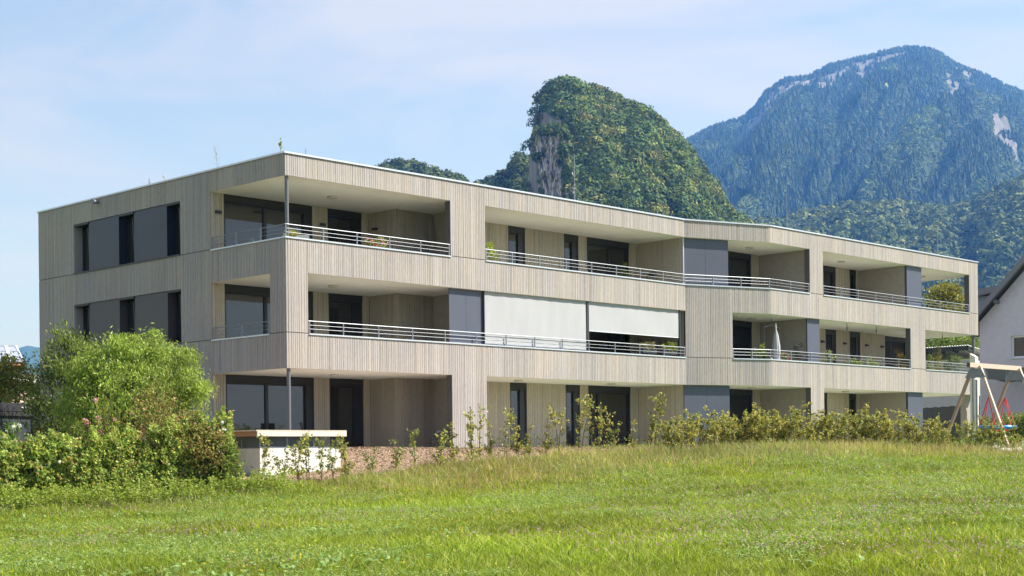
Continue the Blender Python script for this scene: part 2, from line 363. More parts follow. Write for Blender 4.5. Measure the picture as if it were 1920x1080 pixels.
back((37.62, 1.8), (40.6, 1.8), 1, [(37.75, 40.5, (39.1,), 'slats', 0)], base=(.47, .42, .35))
plain((40.6, 1.8), (40.6, 5), 1); plain((27.0, 1.36), (27.0, -1.0), 1)
# ---- grey storage panels
def panel(W_, u0, u1, d, depth, k, seam=None):
    q = MB(); z0, z1 = ZF[k]+.01, ZC[k]-.01
    for a, b in ([(u0, seam-.004), (seam+.004, u1)] if seam else [(u0, u1)]): q.wbox(W_, a, b, d, d+.02, z0, z1)
    q.wbox(W_, u0+.01, u1-.01, d+.021, depth, z0, z1)
    return q.build('panel', M_panel, B)
panel(WS, .03, 2.2, .14, .24, 2, 1.08); panel(WS, .0, 2.2, .14, .24, 0, 1.08)
panel(WF, 7.0, 8.6, .13, .17, 1, 7.8)
panel(WT, tx(26.79), tx(27.74), .13, .2, 1)
for k in (0, 2): panel(WT, tx(35.2), tx(36.56), .13, .2, k)
M_paneln = mat('panel_sky_tint', (.022, .028, .05), .35); M_panelt = mat('panel_surroundings_tint', (.075, .07, .075), .5); M_panelk = M_panelt  # same panel material; differing reflections painted in as navy and taupe base colours
# ---- left facade window strips
for k in range(3):
    z0, z1 = ((.67, 2.47), (3.62, 5.42), (6.57, 8.37))[k]
    for a, b in ((6.65, 8.72), (9.72, 11.77)):
        q = MB(); q.wbox(WL, yl(b), yl(a), .04, .07, z0+.02, z1-.01); q.wbox(WL, yl(b)+.02, yl(a)-.02, .071, .46, z0+.02, z1-.01); q.build('panel', (M_panelk, M_panelt, M_paneln)[k], B)
    for a, b in ((5.79, 6.65), (8.72, 9.72), (11.77, 12.8)):
        window(WL, yl(b)+.03, yl(a)-.002, z0+.02, z1-.002, box=.08, rec=.4, rightbar=.06, jamb=False)
        s = MB(); s.hexa([WL.p(yl(a)-.42, .3, z0+.1), WL.p(yl(a)-.36, .3, z0+.1), WL.p(yl(a)-.36, .34, z0+.1), WL.p(yl(a)-.42, .34, z0+.1), WL.p(yl(a)-.42, .22, z1-.15), WL.p(yl(a)-.36, .22, z1-.15), WL.p(yl(a)-.36, .26, z1-.15), WL.p(yl(a)-.42, .26, z1-.15)]); s.build('tilted_sash', M_frame, B)
    q = MB(); q.wbox(WL, yl(12.8), yl(5.79), -.03, .25, z0-.03, z0+.015); q.build('window_sill', M_frame, B)
    q = MB(); q.wbox(WL, yl(12.79), yl(5.8), .48, .55, z0, z1); q.wbox(WL, yl(5.8), yl(5.74), .262, .5, z0, z1); q.wbox(WL, yl(12.8), yl(5.8), .262, .5, z1, z1+.06); q.wbox(WL, yl(12.8), yl(5.8), .262, .5, z0-.06, z0-.001); q.build('wall', M_body, B)
    q = MB(); q.wbox(WL, yl(12.8)-.02, yl(12.8)+.022, .03, .5, z0+.02, z1-.002); q.build('reveal', mat('grey_reveal', (.30, .29, .29), .8), B)
q = MB(); q.tube([(-.02, 10.99, 8.98), (-.2, 10.99, 8.97)], .07, 10); q.tube([(-.2, 10.99, 8.97), (-.34, 10.86, 8.96)], .08, 10); q.build('vent_pipe', M_metal, B)
# ---- railings: copings and rails, posts as their children
def railing(pts, zs, posts):
    c = MB(); strip(c, pts, -.03, .27, zs-.045, zs, closed=False); c.build('parapet_coping', M_coping, B)
    r_ = MB()
    for h, rr in ((.385, .016), (.26, .007), (.14, .007)):
        P = [np.array(p, float) for p in pts]
        for a, b in zip(P[:-1], P[1:]):
            n = np.array([-(b-a)[1], (b-a)[0]]); n /= np.linalg.norm(n)
            a2, b2 = a+n*.03, b+n*.03
            r_.tube([(*a2, zs+h), (*b2, zs+h)], rr, 6)
    ro = r_.build('railing', M_metal, B)
    for (x, y) in posts:
        p = MB(); p.box(x-.016, x+.016, y-.016, y+.016, zs, zs+.375); sub(p.build('post', M_metal, B), ro)
railing([(0, 4.0), (0, 0), (6.98, 0)], ZS[1], [(.03, y) for y in (3.96, 2.64, 1.32, .03)]+[(x, .03) for x in (1.5, 2.87, 4.25, 5.62, 6.93)])
railing([(0, 4.0), (0, .85)], ZS[0], [(.03, y) for y in (3.94, 2.36, .87)])
railing([(8.66, 0), (19.92, 0), (23.89, -1.38), (26.81, -1.38)], ZS[1], [(x, .03) for x in (8.7, 10.0, 11.42, 12.85, 14.27, 15.7, 17.12, 18.55, 19.93)]+[(21.23, -.42), (22.52, -.87), (23.87, -1.34), (25.4, -1.35), (26.78, -1.35)])
railing([(27.87, -1.38), (41.03, -1.38)], ZS[1], [(x, -1.35) for x in (27.92, 29.3, 30.75, 32.22, 33.7, 35.2, 36.67, 38.15, 39.65, 41.0)])
railing([(.87, 0), (19.92, 0)], ZS[0], [(x, .03) for x in (.91, 2.27, 3.74, 5.22, 6.7, 8.19, 9.66, 11.13, 12.6, 14.07, 15.57, 17.05, 18.55, 19.88)])
u = WS.p(2.3, 0, 0)
railing([(u[0], u[1]), (23.89, -1.38), (35.24, -1.38)], ZS[0], [(22.13, -.73), (23.0, -1.04), (23.9, -1.34), (25.4, -1.35), (26.9, -1.35), (28.4, -1.35), (29.9, -1.35), (31.4, -1.35), (32.85, -1.35), (34.2, -1.35), (35.2, -1.35)])
railing([(36.66, -1.38), (41.93, -1.38), (41.93, 3.2)], ZS[0], [(36.7, -1.35), (38.2, -1.35), (39.7, -1.35), (41.2, -1.35), (41.88, 0.2), (41.88, 1.7)])
# inner parapet face (plastered)
q = MB(); q.box(.262, 6.98, .262, .28, 5.9, 6.5); q.box(8.64, 19.8, .262, .28, 5.9, 6.5); q.box(.85, 19.8, .262, .28, 2.95, 3.55); q.build('parapet', M_plaster, B)
# ---- columns
def column(x, y, z0, z1, r_, m):
    q = MB(); q.tube([(x, y, z0), (x, y, z1)], r_, 14); q.build('column', m, B, smooth=False)
M_col = mat('column_paint', (.13, .135, .15), .4)
column(.15, .12, 5.9, ZC[2], .06, M_col); column(.15, .12, -.05, ZC[0], .06, M_col)
column(41.72, -1.2, 2.95, ZC[1], .075, M_col)
# ground end: pillar and galvanised downpipe
plain((41.3, -1.0), (41.9, -1.0), 0, th=.3)
q = MB(); q.tube([(41.86, -1.45, -.1), (41.86, -1.45, 2.45)], .04, 8); q.build('drainpipe', M_metal, B)
# ---- awning screens on the middle floor
for a, b, zb in ((8.63, 14.0, 3.66), (14.13, 19.58, 4.37)):
    v = []; f = []; nu, nz = 40, 14
    for j in range(nz+1):
        for i in range(nu+1):
            uu = a+(b-a)*i/nu; z = ZC[1]-.01+(zb-ZC[1])*j/nz
            v.append((uu, .085+.008*math.sin(uu*2.1+1)*math.sin(math.pi*j/nz)+.004*math.sin(uu*9+j*.2), z))
    for j in range(nz):
        for i in range(nu): p = j*(nu+1)+i; f.append([p, p+1, p+nu+2, p+nu+1])
    so = np_mesh('sun_screen', v, f, M_screen, parent=B, smooth=True)
    q = MB(); q.tube([(a, .09, zb-.01), (b, .09, zb-.01)], .018, 6); sub(q.build('hem_bar', M_metal, B), so)
for a, b, c_ in ((14.01, 14.12, .17), (19.6, 19.66, .13), (8.6, 8.63, .13)): q = MB(); q.box(a, b, .05, c_, ZS[0], ZC[1]); q.build('screen_guide', M_trim, B)
# ---- ceiling lamps, wall lamps
for x, y, k in ((3.5, 2.05, 2), (3.5, 2.05, 1), (3.45, 1.95, 0), (11.36, 1.09, 0), (16.39, .96, 0), (24.4, -.02, 2), (31.5, -.02, 2), (24.6, .08, 1), (24.5, .06, 0), (31.3, -.3, 0), (39.7, .46, 2)):
    q = MB(); q.lathe((x, y, ZC[k]-.07), [(0, 0), (.15, 0), (.17, .02), (.17, .07)], 20); q.build('ceiling_lamp', mat('lamp_shell', (.5, .5, .47), .5), B)
for x, y, z in ((.28, 4.02, 7.8), (4.6, 4.02, 7.83), (31.98, 1.36, 4.86), (33.88, 1.36, 4.86), (35.85, 1.36, 4.86), (37.28, 1.36, 4.86)):
    q = MB(); q.box(x-.1, x+.1, y-.11, y-.003, z-.045, z+.045); q.build('wall_lamp', M_trim, B)
q = MB(); q.box(6.6, 6.716, 3.5, 3.7, 7.8, 7.88); q.build('wall_lamp', M_trim, B)
q = MB(); q.box(19.88, 19.99, 1.5, 1.95, 7.02, 7.06); q.box(19.88, 19.99, 1.5, 1.95, 7.1, 7.13); q.build('wall_rack', M_trim, B)
q = MB(); q.box(19.96, 20.0, .1, .16, 5.95, 8.43); q.build('corner_trim', M_coping, B)
# ---- lightning rods
for x, y, z1 in ((13.6, .25, 10.97), (25.7, -1.0, 10.75), (38.6, -1.0, 10.75)):
    q = MB(); q.tube([(x, y, ZR-.1), (x, y, ZR+.7)], .022, 5); q.tube([(x, y, ZR+.7), (x, y, z1)], .016, 5); q.build('lightning_rod', M_metal, B)
# ================================================================== vegetation helpers
def unit(a): return a/(np.linalg.norm(a, axis=-1, keepdims=True)+1e-9)
def leaf_quads(c, L, Wd, a=None, flat=None):
    """rhombic leaves centred on c; a = long axes; flat = preferred normals"""
    n = len(c)
    if a is None: a = unit(RG.normal(size=(n, 3)))
    r = RG.normal(size=(n, 3)) if flat is None else np.cross(flat, a)+RG.normal(size=(n, 3))*.35
    b = unit(r-(r*a).sum(-1, keepdims=True)*a); L = np.broadcast_to(L, n)[:, None]; Wd = np.broadcast_to(Wd, n)[:, None]
    v = np.stack([c-a*L/2, c+b*Wd/2-a*L*.05, c+a*L/2, c-b*Wd/2-a*L*.05], 1).reshape(-1, 3)
    return v, np.arange(4*n).reshape(n, 4)
def pal(n, cols, jit=.18, w=None):
    cols = np.array(cols); i = RG.choice(len(cols), n, p=w); return cols[i]*(1+RG.uniform(-jit, jit, (n, 1)))
def crown_clumps(c, r, K, shell=.55, lump=.18):
    d = unit(RG.normal(size=(K, 3))); rad = (shell+(1-shell)*RG.random((K, 1))**.6); ln = 1+lump*np.sin(d[:, :1]*5+c[0])*np.cos(d[:, 1:2]*4+d[:, 2:]*6)
    return np.array(c)+d*rad*ln*np.array(r), d
def foliage(name, parent, blobs, leaf, cols, axis='rand', jit=.18, w=None, m=None, zmin=None):
    """blobs: (centre, radii, clumps, leaves per clump, clump sigma)"""
    V = []; Fc = []; C = []; n0 = 0; org = np.array(ORG[parent.name]); tips = []
    for c, r, K, n, sg in blobs:
        cc, d = crown_clumps(c, r, K); tips.append(cc)
        p = np.repeat(cc, n, 0)+RG.normal(size=(K*n, 3))*sg*np.array([1, 1, .8]); dd = np.repeat(d, n, 0)
        if zmin is not None:
            gz = ground(p[:, 0], p[:, 1])+zmin; ok = p[:, 2] > gz; p = p[ok]; dd = dd[ok]
        k = len(p)
        if axis == 'droop': a = unit(dd*.4+RG.normal(size=(k, 3))*.5+np.array([0, 0, -.75]))
        elif axis == 'up': a = unit(dd*.6+RG.normal(size=(k, 3))*.45+np.array([0, 0, .8]))
        else: a = unit(dd*.5+RG.normal(size=(k, 3)))
        v, f = leaf_quads(p, leaf[0]*RG.uniform(.7, 1.25, k), leaf[1]*RG.uniform(.7, 1.2, k), a)
        tone = np.repeat(RG.uniform(.62, 1.3, K), n)
        if zmin is not None: tone = tone[ok]
        V.append(v-org); Fc.append(f+n0); n0 += len(v); C.append(np.repeat(pal(k, cols, jit, w)*tone[:, None], 4, 0))
    o = np_mesh(name, np.concatenate(V), np.concatenate(Fc), m or M_leaf, np.concatenate(C), parent)
    return o, np.concatenate(tips)
def limbs(parent, base, tips, r0=.05, n=10, name='trunk', stems=3, m=None, col=(1, 1, 1)):
    q = MB(); base = np.array(base, float)
    for i in RG.choice(len(tips), min(n, len(tips)), replace=False):
        t = tips[i]; b = base+np.array([RG.uniform(-.1, .1)*stems, RG.uniform(-.1, .1)*stems, 0]); mid = b*.55+t*.45+np.array([0, 0, .12*np.linalg.norm(t-b)])
        q.tube([b, b*.8+mid*.2+RG.normal(size=3)*.02, mid, t], [r0, r0*.8, r0*.5, r0*.15], 5, c=col)
    return q.build(name, m or M_bark, parent)
def gz(x, y): return float(ground(np.array([x]), np.array([y]))[0])
def onground(px, D, py=850):
    q = at(px, py, D); return np.array([q[0], q[1], gz(q[0], q[1])])
# ------------------------------------------------------------------ left garden
# big pale willow-like shrub
b = onground(255, 40.5); T = thing('willow_shrub', 'big round bright green shrub with narrow drooping leaves before the shaded facade', 'shrub', b)
c0 = at(250, 745, 40.5)
bl = [(c0+UP*-.35, (1.8, 1.5, 1.6), 190, 85, .15), (c0+RT*-.55+UP*.8-FW*.3, (1.0, .9, .75), 70, 85, .13), (c0+RT*.85+UP*.45, (1.1, 1, .95), 80, 85, .13), (c0+RT*.2+UP*1.2, (1.05, .8, .5), 46, 80, .12), (c0+RT*-1.3-UP*.1, (.75, .9, .85), 50, 80, .13), (c0+RT*1.4-UP*.55, (.65, .8, 1.1), 55, 75, .14), (c0+RT*.5+UP*.1-FW*1.0, (.9, .6, .9), 34, 80, .12)]
_, tp = foliage('foliage', T, bl, (.13, .03), [(.24, .34, .045), (.30, .40, .06), (.36, .45, .075), (.15, .23, .035), (.42, .48, .12)], 'droop', w=[.3, .3, .15, .15, .1]); limbs(T, b, tp, .05, 40)
# darker tall shrub behind it on the left
b = onground(125, 42.5); T = thing('tall_shrub', 'tall loose dark green shrub with upright sprays left of the round bright shrub', 'shrub', b)
c0 = at(120, 740, 42.5)
bl = [(c0-UP*.5, (.95, .9, 1.6), 150, 45, .17), (c0+UP*.9+RT*.25, (.85, .7, .9), 60, 36, .15), (c0+UP*1.5+RT*.0, (.35, .3, .6), 14, 30, .1), (c0+UP*1.35+RT*.85, (.3, .3, .5), 12, 30, .1), (c0+UP*1.3+RT*.45, (.3, .3, .45), 10, 28, .1)]
_, tp = foliage('foliage', T, bl, (.11, .045), [(.10, .15, .035), (.13, .18, .04), (.21, .26, .06), (.32, .36, .10)], 'up', w=[.35, .35, .2, .1]); limbs(T, b, tp, .045, 40)
# yellow-green tree further left
b = onground(20, 58); T = thing('garden_tree', 'yellowing broadleaf tree behind the dark garden canopy at the far left', 'tree', b)
c0 = at(22, 768, 58)
bl = [(c0, (1.7, 1.4, 1.9), 190, 50, .2), (c0+UP*-1.7, (1.9, 1.4, 1.6), 230, 60, .22), (c0+UP*1.2-RT*.3, (.8, .7, .8), 40, 45, .17)]
_, tp = foliage('crown', T, bl, (.13, .08), [(.17, .22, .04), (.23, .25, .045), (.38, .28, .05), (.30, .34, .06)], w=[.35, .3, .15, .2]); limbs(T, b, tp, .09, 16)
# brown half-dry shrub in front of the willow shrub
b = onground(280, 37.5); T = thing('dry_shrub', 'half dry shrub with bare brown twigs in front of the round bright shrub', 'shrub', b)
c0 = at(290, 830, 37.1)
bl = [(c0+UP*.3, (.9, .45, 1.0), 110, 18, .13), (c0+UP*1.05+RT*.0, (.5, .35, .5), 30, 14, .1), (c0+RT*.8-UP*.05, (.7, .4, .8), 80, 26, .12), (c0+RT*1.4-UP*.3, (.5, .4, .6), 50, 26, .12)]
_, tp = foliage('foliage', T, bl, (.075, .045), [(.30, .22, .08), (.22, .24, .05), (.33, .17, .08), (.22, .30, .05), (.34, .32, .08)])
q = MB()
for i in range(150):
    t = tp[RG.integers(len(tp))]+RG.normal(size=3)*.12; s = b+np.array([RG.uniform(-.5, .5), RG.uniform(-.3, .3), 0]); md = s*.5+t*.5+RG.normal(size=3)*.08
    q.tube([s, md, t], [.014, .008, .003], 3, c=(.16, .10, .075), cap=False)
q.build('twigs', mat('twig_bark', attr=True, rough=.9), T)
# oleanders
def oleander(px, D, top, w_, label, fl, n, yel):
    b = onground(px, D); T = thing('oleander', label, 'shrub', b, 'flowering oleanders in the garden hedge'); q = MB(); V = []; C = []; FL = []
    for i in range(n):
        x = RG.normal()*w_*.45; y = RG.normal()*.3; h = top*(1-.35*abs(x)/w_)*RG.uniform(.6, 1); base = b+np.array([x*.35*RT[0], x*.35*RT[1], 0]); tip = b+RT*x+FW*y+UP*h
        q.tube([base, (base+tip)/2+UP*.1, tip], [.014, .011, .006], 4, c=(.14, .13, .06), cap=False)
        for k in range(46):
            s = RG.uniform(.35, 1.02); p = base*(1-s)+tip*s+UP*.1*math.sin(math.pi*s); a = unit(RG.normal(size=3)*.75+np.array([0, 0, .55+.5*s])); V.append((p+a*.07, a))
        if RG.random() < .45: FL.append(tip)
    P = np.array([v[0] for v in V]); A = np.array([v[1] for v in V]); v, f = leaf_quads(P, .17*RG.uniform(.7, 1.2, len(P)), .03, A)
    cl = [(.26, .30, .04), (.34, .34, .05), (.16, .23, .035), (.10, .17, .03)] if yel else [(.16, .27, .04), (.12, .21, .035), (.24, .34, .06), (.09, .16, .03)]
    np_mesh('foliage', v-b, f, M_leaf, np.repeat(pal(len(P), cl), 4, 0), T); q.build('stem', mat('green_stem', attr=True, rough=.7), T)
    FL = np.array(FL)
    for t in FL[:11]:
        p = t+RG.normal(size=(22, 3))*.03+UP*.04; v, f = leaf_quads(p, .06, .05); np_mesh('flower', v-b, f, M_leaf, np.repeat(pal(22, fl, .1), 4, 0), T)
oleander(205, 36.3, 2.55, .8, 'pink flowering oleander with yellowish leaves in front of the round bright shrub', [(.75, .22, .32), (.8, .45, .5), (.85, .6, .62)], 62, True)
oleander(150, 36.3, 2.1, .5, 'smaller pink oleander with fewer blossoms left of the tall yellowish oleander', [(.75, .25, .38), (.85, .5, .55)], 34, True)
oleander(22, 34.9, 2.0, .75, 'white flowering oleander in front of the dark garden canopy', [(.8, .8, .72), (.75, .76, .68)], 60, False)
# clipped hedge overgrown with bindweed, from the left edge to the planter
hx = [(-60, 33.2), (60, 34.3), (180, 35.2), (300, 36.4), (385, 37.3), (432, 37.6)]
HL = np.array([onground(a, d) for a, d in hx])
T = thing('garden_hedge', 'long dense green garden hedge overgrown with bindweed at the left meadow edge', 'hedge', HL[2])
V = []
n = 60000; s = RG.random(n)*(len(HL)-1); i = np.minimum(s.astype(int), len(HL)-2); fr = (s-i)[:, None]; p = HL[i]*(1-fr)+HL[i+1]*fr
top = .75+.8*fbm(s*3.1, s*0, .5, 4)+.45*fbm(s*17, s*0, .5, 5)+.15*np.clip(s-2, 0, 2); fx = RG.random(n); dep = (RG.random(n)**1.6)*.75; th = fx**.9*top*1.08
bul = .5*(fbm(s*3.1, th*2.2, .9, 17)-.5)+.25*(fbm(s*9, th*6, .9, 18)-.5)
p = p+FW[None]*(dep*(1-.3*(th > top*.9))-.1+bul)[:, None]*1.0; p[:, 2] += th
gap = fbm(s*2.2, th*1.6, .35, 8); keep = gap > .27; p = p[keep]; k = len(p)
v, f = leaf_quads(p, .085*RG.uniform(.6, 1.3, k), .06*RG.uniform(.6, 1.2, k), None)
tone = 1.15+1.3*fbm(s[keep]*3, th[keep]*2, .8, 3)
np_mesh('foliage', v-HL[2], f, M_leaf, np.repeat(pal(k, [(.09, .13, .03), (.13, .19, .035), (.19, .25, .05), (.29, .30, .07), (.26, .17, .06)], w=[.2, .28, .25, .19, .08])*tone[:, None], 4, 0), T)
fl = p[RG.choice(np.where(th[keep] > .3)[0], 16)]-FW*.2
V, f = leaf_quads(np.repeat(fl, 6, 0)+RG.normal(size=(16*6, 3))*.015, .075, .07); np_mesh('flower', V-HL[2], f, M_leaf, np.repeat(pal(16*6, [(.8, .8, .78)], .08), 4, 0), T)
q = MB()
for j in range(90):
    s_ = RG.random()*(len(HL)-1.01); i_ = int(s_); pp = HL[i_]*(1-(s_-i_))+HL[i_+1]*(s_-i_)+FW*RG.uniform(.1, .5); q.tube([pp, pp+UP*RG.uniform(.6, 1.3)+RG.normal(size=3)*.1], [.015, .005], 4, cap=False)
q.build('stem', M_bark, T)
# ivy covered post-shrub at the hedge end
b = onground(428, 37.3); T = thing('ivy_shrub', 'narrow reddish green ivy covered shrub at the right end of the garden hedge', 'shrub', b)
c0 = at(425, 885, 37.3); _, tp = foliage('foliage', T, [(c0, (.32, .3, .75), 70, 45, .09), (c0+UP*.65-RT*.1, (.2, .2, .3), 14, 30, .08)], (.075, .06), [(.14, .22, .04), (.2, .3, .05), (.24, .17, .06)], w=[.4, .4, .2]); limbs(T, b, tp, .02, 10)
# low leafy weeds before the enclosure
def weeds(name, label, pts, h, cols, cat='weeds'):
    V = []; A = []
    for (x, y) in pts:
        z = gz(x, y); hh = h*RG.uniform(.5, 1.15); ln = RG.normal(size=2)*.1
        for k in range(26):
            s = RG.random()**.8; V.append((x+ln[0]*s+RG.normal()*.03, y+ln[1]*s+RG.normal()*.03, z+hh*s)); A.append((RG.normal(), RG.normal(), .5+RG.normal()*.3))
    v, f = leaf_quads(np.array(V), .07, .032, unit(np.array(A))); o = np_mesh(name, v, f, M_leaf, np.repeat(pal(len(V), cols), 4, 0)); o['label'] = label; o['category'] = cat; struct(o, 'stuff'); return o
pts = [tuple(onground(RG.uniform(30, 545), RG.uniform(0, 1))[:2]*0+onground(px := RG.uniform(-20, 545), 33.2+4.2*(px+20)/565+RG.uniform(-.35, .6)+(.3 if px > 400 else -.5))[:2]) for _ in range(620)]
weeds('leafy_weeds', 'knee high leafy green weeds growing along the foot of the garden hedge', pts, .55, [(.22, .30, .04), (.28, .36, .05), (.33, .38, .07)])
# ------------------------------------------------------------------ young hornbeam hedge: six different saplings, copied
def sapling(h, dens, yel, seed):
    global RG
    RG = np.random.default_rng(seed); nm = 'hornbeam_sapling'
    T = thing(nm, 'spare', 'sapling', (0, 0, 0)); q = MB(); P = []; A = []
    ns = 2 if dens < 60 else 4
    for s in range(ns):
        bx, by = RG.normal(size=2)*.06*(1 if ns == 2 else 5); hh = h*RG.uniform(.72, 1); lx, ly = RG.normal(size=2)*.12*h; tip = np.array([bx+lx, by+ly, hh])
        pts = [np.array([bx, by, -.05]), np.array([bx+lx*.3, by+ly*.25, hh*.4]), tip]; q.tube(pts, [.012, .009, .003], 4, cap=False)
        for b_ in range(9 if ns == 2 else 10):
            t = RG.uniform(.18, .95); o = pts[0]*(1-t)+tip*t; d = unit(np.array([RG.normal(), RG.normal(), RG.uniform(.25, 1.0)])); L = (1-t*.6)*RG.uniform(.18, .46)*h*.85; e = o+d*L
            q.tube([o, e], [.005, .002], 3, cap=False)
            m_ = int(dens/ns*1.25); ss = RG.random(m_); P.append(o[None]*(1-ss[:, None])+e[None]*ss[:, None]+RG.normal(size=(m_, 3))*.03); A.append(np.tile(d, (m_, 1))+RG.normal(size=(m_, 3))*.8)
        m_ = int(dens*(.6 if ns == 2 else .25)); ss = RG.uniform(.3, 1, m_); P.append(pts[0]*(1-ss[:, None])+tip*ss[:, None]+RG.normal(size=(m_, 3))*.035); A.append(RG.normal(size=(m_, 3))+np.array([0, 0, .5]))
    P = np.concatenate(P); v, f = leaf_quads(P, .078*RG.uniform(.7, 1.25, len(P)), .046, unit(np.concatenate(A)))
    g = [(.24, .30, .06), (.33, .38, .10), (.14, .19, .04), (.11, .15, .035)]; yl_ = [(.50, .44, .06), (.56, .50, .14), (.42, .32, .12), (.38, .38, .07)]
    c = np.where((RG.random(len(P)) < yel)[:, None], pal(len(P), yl_), pal(len(P), g))
    np_mesh('foliage', v, f, M_leaf, np.repeat(c, 4, 0), T); q.build('stem', M_bark, T); return T
SP = {'thin': [sapling(1.45, 26, .25, 21), sapling(1.25, 28, .4, 22), sapling(1.1, 22, .2, 23), sapling(1.35, 20, .3, 24)], 'mid': [sapling(1.75, 26, .35, 31), sapling(1.5, 26, .6, 32), sapling(1.2, 22, .45, 33), sapling(1.85, 20, .5, 34)], 'dense': [sapling(1.35, 66, .5, 41), sapling(1.15, 70, .7, 42), sapling(1.4, 62, .6, 43), sapling(1.25, 66, .35, 44)]}
USED = set()
def place_sapling(T, x, y, sc, rz, label, group):
    if T.name in USED:
        r = T.copy(); COL.objects.link(r)
        for ch in T.children: c_ = ch.copy(); COL.objects.link(c_); c_.parent = r
    else: r = T; USED.add(T.name)
    r.location = (x, y, gz(x, y)-.02); r.scale = (sc,)*3; r.rotation_euler = (0, 0, rz); tag(r, label, 'sapling', group)
RG = np.random.default_rng(5)
ORD = 'zeroth first second third fourth fifth sixth seventh eighth ninth tenth eleventh twelfth thirteenth fourteenth'.split()
ZONES = [(650, 'before the concrete enclosure', 'sparse sapling'), (800, 'on the bark mulch', 'slender sapling'), (914, 'before the left wooden pier', 'slender sapling'), (1080, 'before the two narrow ground floor windows', 'tall yellowing sapling'), (1195, 'before the wide ground floor window', 'tall yellowing sapling'),
         (1282, 'before the boarded ground floor recess', 'yellowing sapling'), (1366, 'before the ground floor grey panel', 'bushy hornbeam'), (1430, 'before the dark slatted door', 'bushy hornbeam'), (1518, 'before the taupe side wall', 'bushy yellow hornbeam'), (1546, 'before the right wooden pier', 'bushy hornbeam'), (1620, 'before the far ground floor windows', 'golden bushy hornbeam'),
         (1700, 'before the far taupe wall', 'copper bushy hornbeam'), (1770, 'before the last grey panel', 'bushy hornbeam'), (1835, 'between the left swing legs', 'low hornbeam'), (2000, 'right of the pale post by the swing', 'low hornbeam')]
CNT = {}; Z1 = Z2 = Z3 = Z4 = Z5 = None
px = 497
while px < 1925:
    if px < 650: kd, st, sc = 'thin', RG.uniform(20, 38), RG.uniform(.85, 1.08)
    elif px < 850: kd, st, sc = 'thin', RG.uniform(24, 46), RG.uniform(.8, 1.15)
    elif px < 1230: kd, st, sc = 'mid', RG.uniform(12, 38), RG.uniform(.75, 1.22)
    elif px < 1740: kd, st, sc = 'dense', RG.uniform(11, 19), RG.uniform(.88, 1.12)
    else: kd, st, sc = 'dense', RG.uniform(15, 26), RG.uniform(.7, 1.0)
    if 1880 < px: sc *= .6
    D = float(np.interp(px, [470, 600, 700, 850, 1000, 1200, 1400, 1600, 1750, 1900], [38.5, 39.5, 41, 42.5, 44, 45.5, 47, 48.2, 48.8, 49.5]))+RG.normal()*.2
    q = at(px, 850, D+.15); zone = next(zz for zz in ZONES if px < zz[0]); CNT[zone[1]] = CNT.get(zone[1], 0)+1; place_sapling(rnd.choice(SP[kd]), float(q[0]), float(q[1]), float(sc), float(RG.uniform(0, 6.28)), ORD[CNT[zone[1]]]+' '+zone[2]+' from the left '+zone[1], 'young hornbeam hedge'); px += st
for kd in SP:
    for T in SP[kd]:
        if T['label'] == 'spare':
            for ch in list(T.children): bpy.data.objects.remove(ch)
            bpy.data.objects.remove(T); 
# ------------------------------------------------------------------ meadow: grass, seed heads, clover, flowers
def wedge(n, d0, d1, pw=1.0, x0=-1190, x1=1190):
    u = RG.random(n); D = (d0**pw+u*(d1**pw-d0**pw))**(1/pw); X = RG.uniform(x0, x1, n)/FPX*D
    return CAM[0]+FW[0]*D+RT[0]*X, CAM[1]+FW[1]*D+RT[1]*X, D
def blades(name, label, cat, n, d0, d1, pw, h0, h1, w, cols, cw, accept, lean=.35, brown=None):
    x, y, D = wedge(n, d0, d1, pw); ok = accept(x, y, D); x, y, D = x[ok], y[ok], D[ok]; n = len(x); z = ground(x, y)
    pt = fbm(x, y, 3.5, 1); pt2 = fbm(x, y, .9, 6)
    h = RG.uniform(h0, h1, n)*(.65+.7*pt2); an = RG.uniform(0, 6.283, n); wd = w*(.7+D/32)*RG.uniform(.6, 1.3, n)
    sx, sy = np.cos(an)*wd/2, np.sin(an)*wd/2; la = RG.uniform(0, 6.283, n); ll = np.abs(RG.normal(size=n))*lean*h*(.5+pt2); lx, ly = np.cos(la)*ll, np.sin(la)*ll
    v = np.stack([np.c_[x-sx, y-sy, z-.02], np.c_[x+sx, y+sy, z-.02], np.c_[x+sx*.8+lx*.35, y+sy*.8+ly*.35, z+h*.6], np.c_[x-sx*.8+lx*.35, y-sy*.8+ly*.35, z+h*.6],
                  np.c_[x+lx+sx*.12, y+ly+sy*.12, z+h], np.c_[x+lx-sx*.12, y+ly-sy*.12, z+h]], 1).reshape(-1, 3)
    b_ = np.arange(n)[:, None]*6; f = np.concatenate([b_+np.array([[0, 1, 2, 3]]), b_+np.array([[3, 2, 4, 5]])])
    c = pal(n, cols, .32, cw)*(.35+.8*pt+.55*pt2)[:, None]*np.stack([.85+.35*fbm(x, y, 5, 91), np.ones(n), np.ones(n)], -1)
    if brown is not None:
        bm = brown(x, y, D); k = RG.random(n) < bm; c[k] = pal(int(k.sum()), [(.34, .25, .10), (.42, .33, .15), (.27, .22, .08)], .2)
    o = np_mesh(name, v, f, M_leaf, np.repeat(c, 6, 0)); o['label'] = label; o['category'] = cat; return struct(o, 'stuff')
def in_meadow(x, y, D):
    hl = np.interp(x, HL[:, 0][np.argsort(HL[:, 0])], HL[:, 1][np.argsort(HL[:, 0])])
    return (hedge_side(x, y)+(fbm(x, y, 1.2, 15)-.5)*1.2 < -.1) & ~((x < HL[-1, 0]+.2) & (y > hl+.3))
def brownness(x, y, D):      # ripe seed grass grows in a band along the young hedge
    s = -hedge_side(x, y); return np.clip((6.5-s)/6, 0, 1)*.55*np.clip((x+6)/5, 0, 1)*(.4+.9*fbm(x, y, 2, 12))+.03
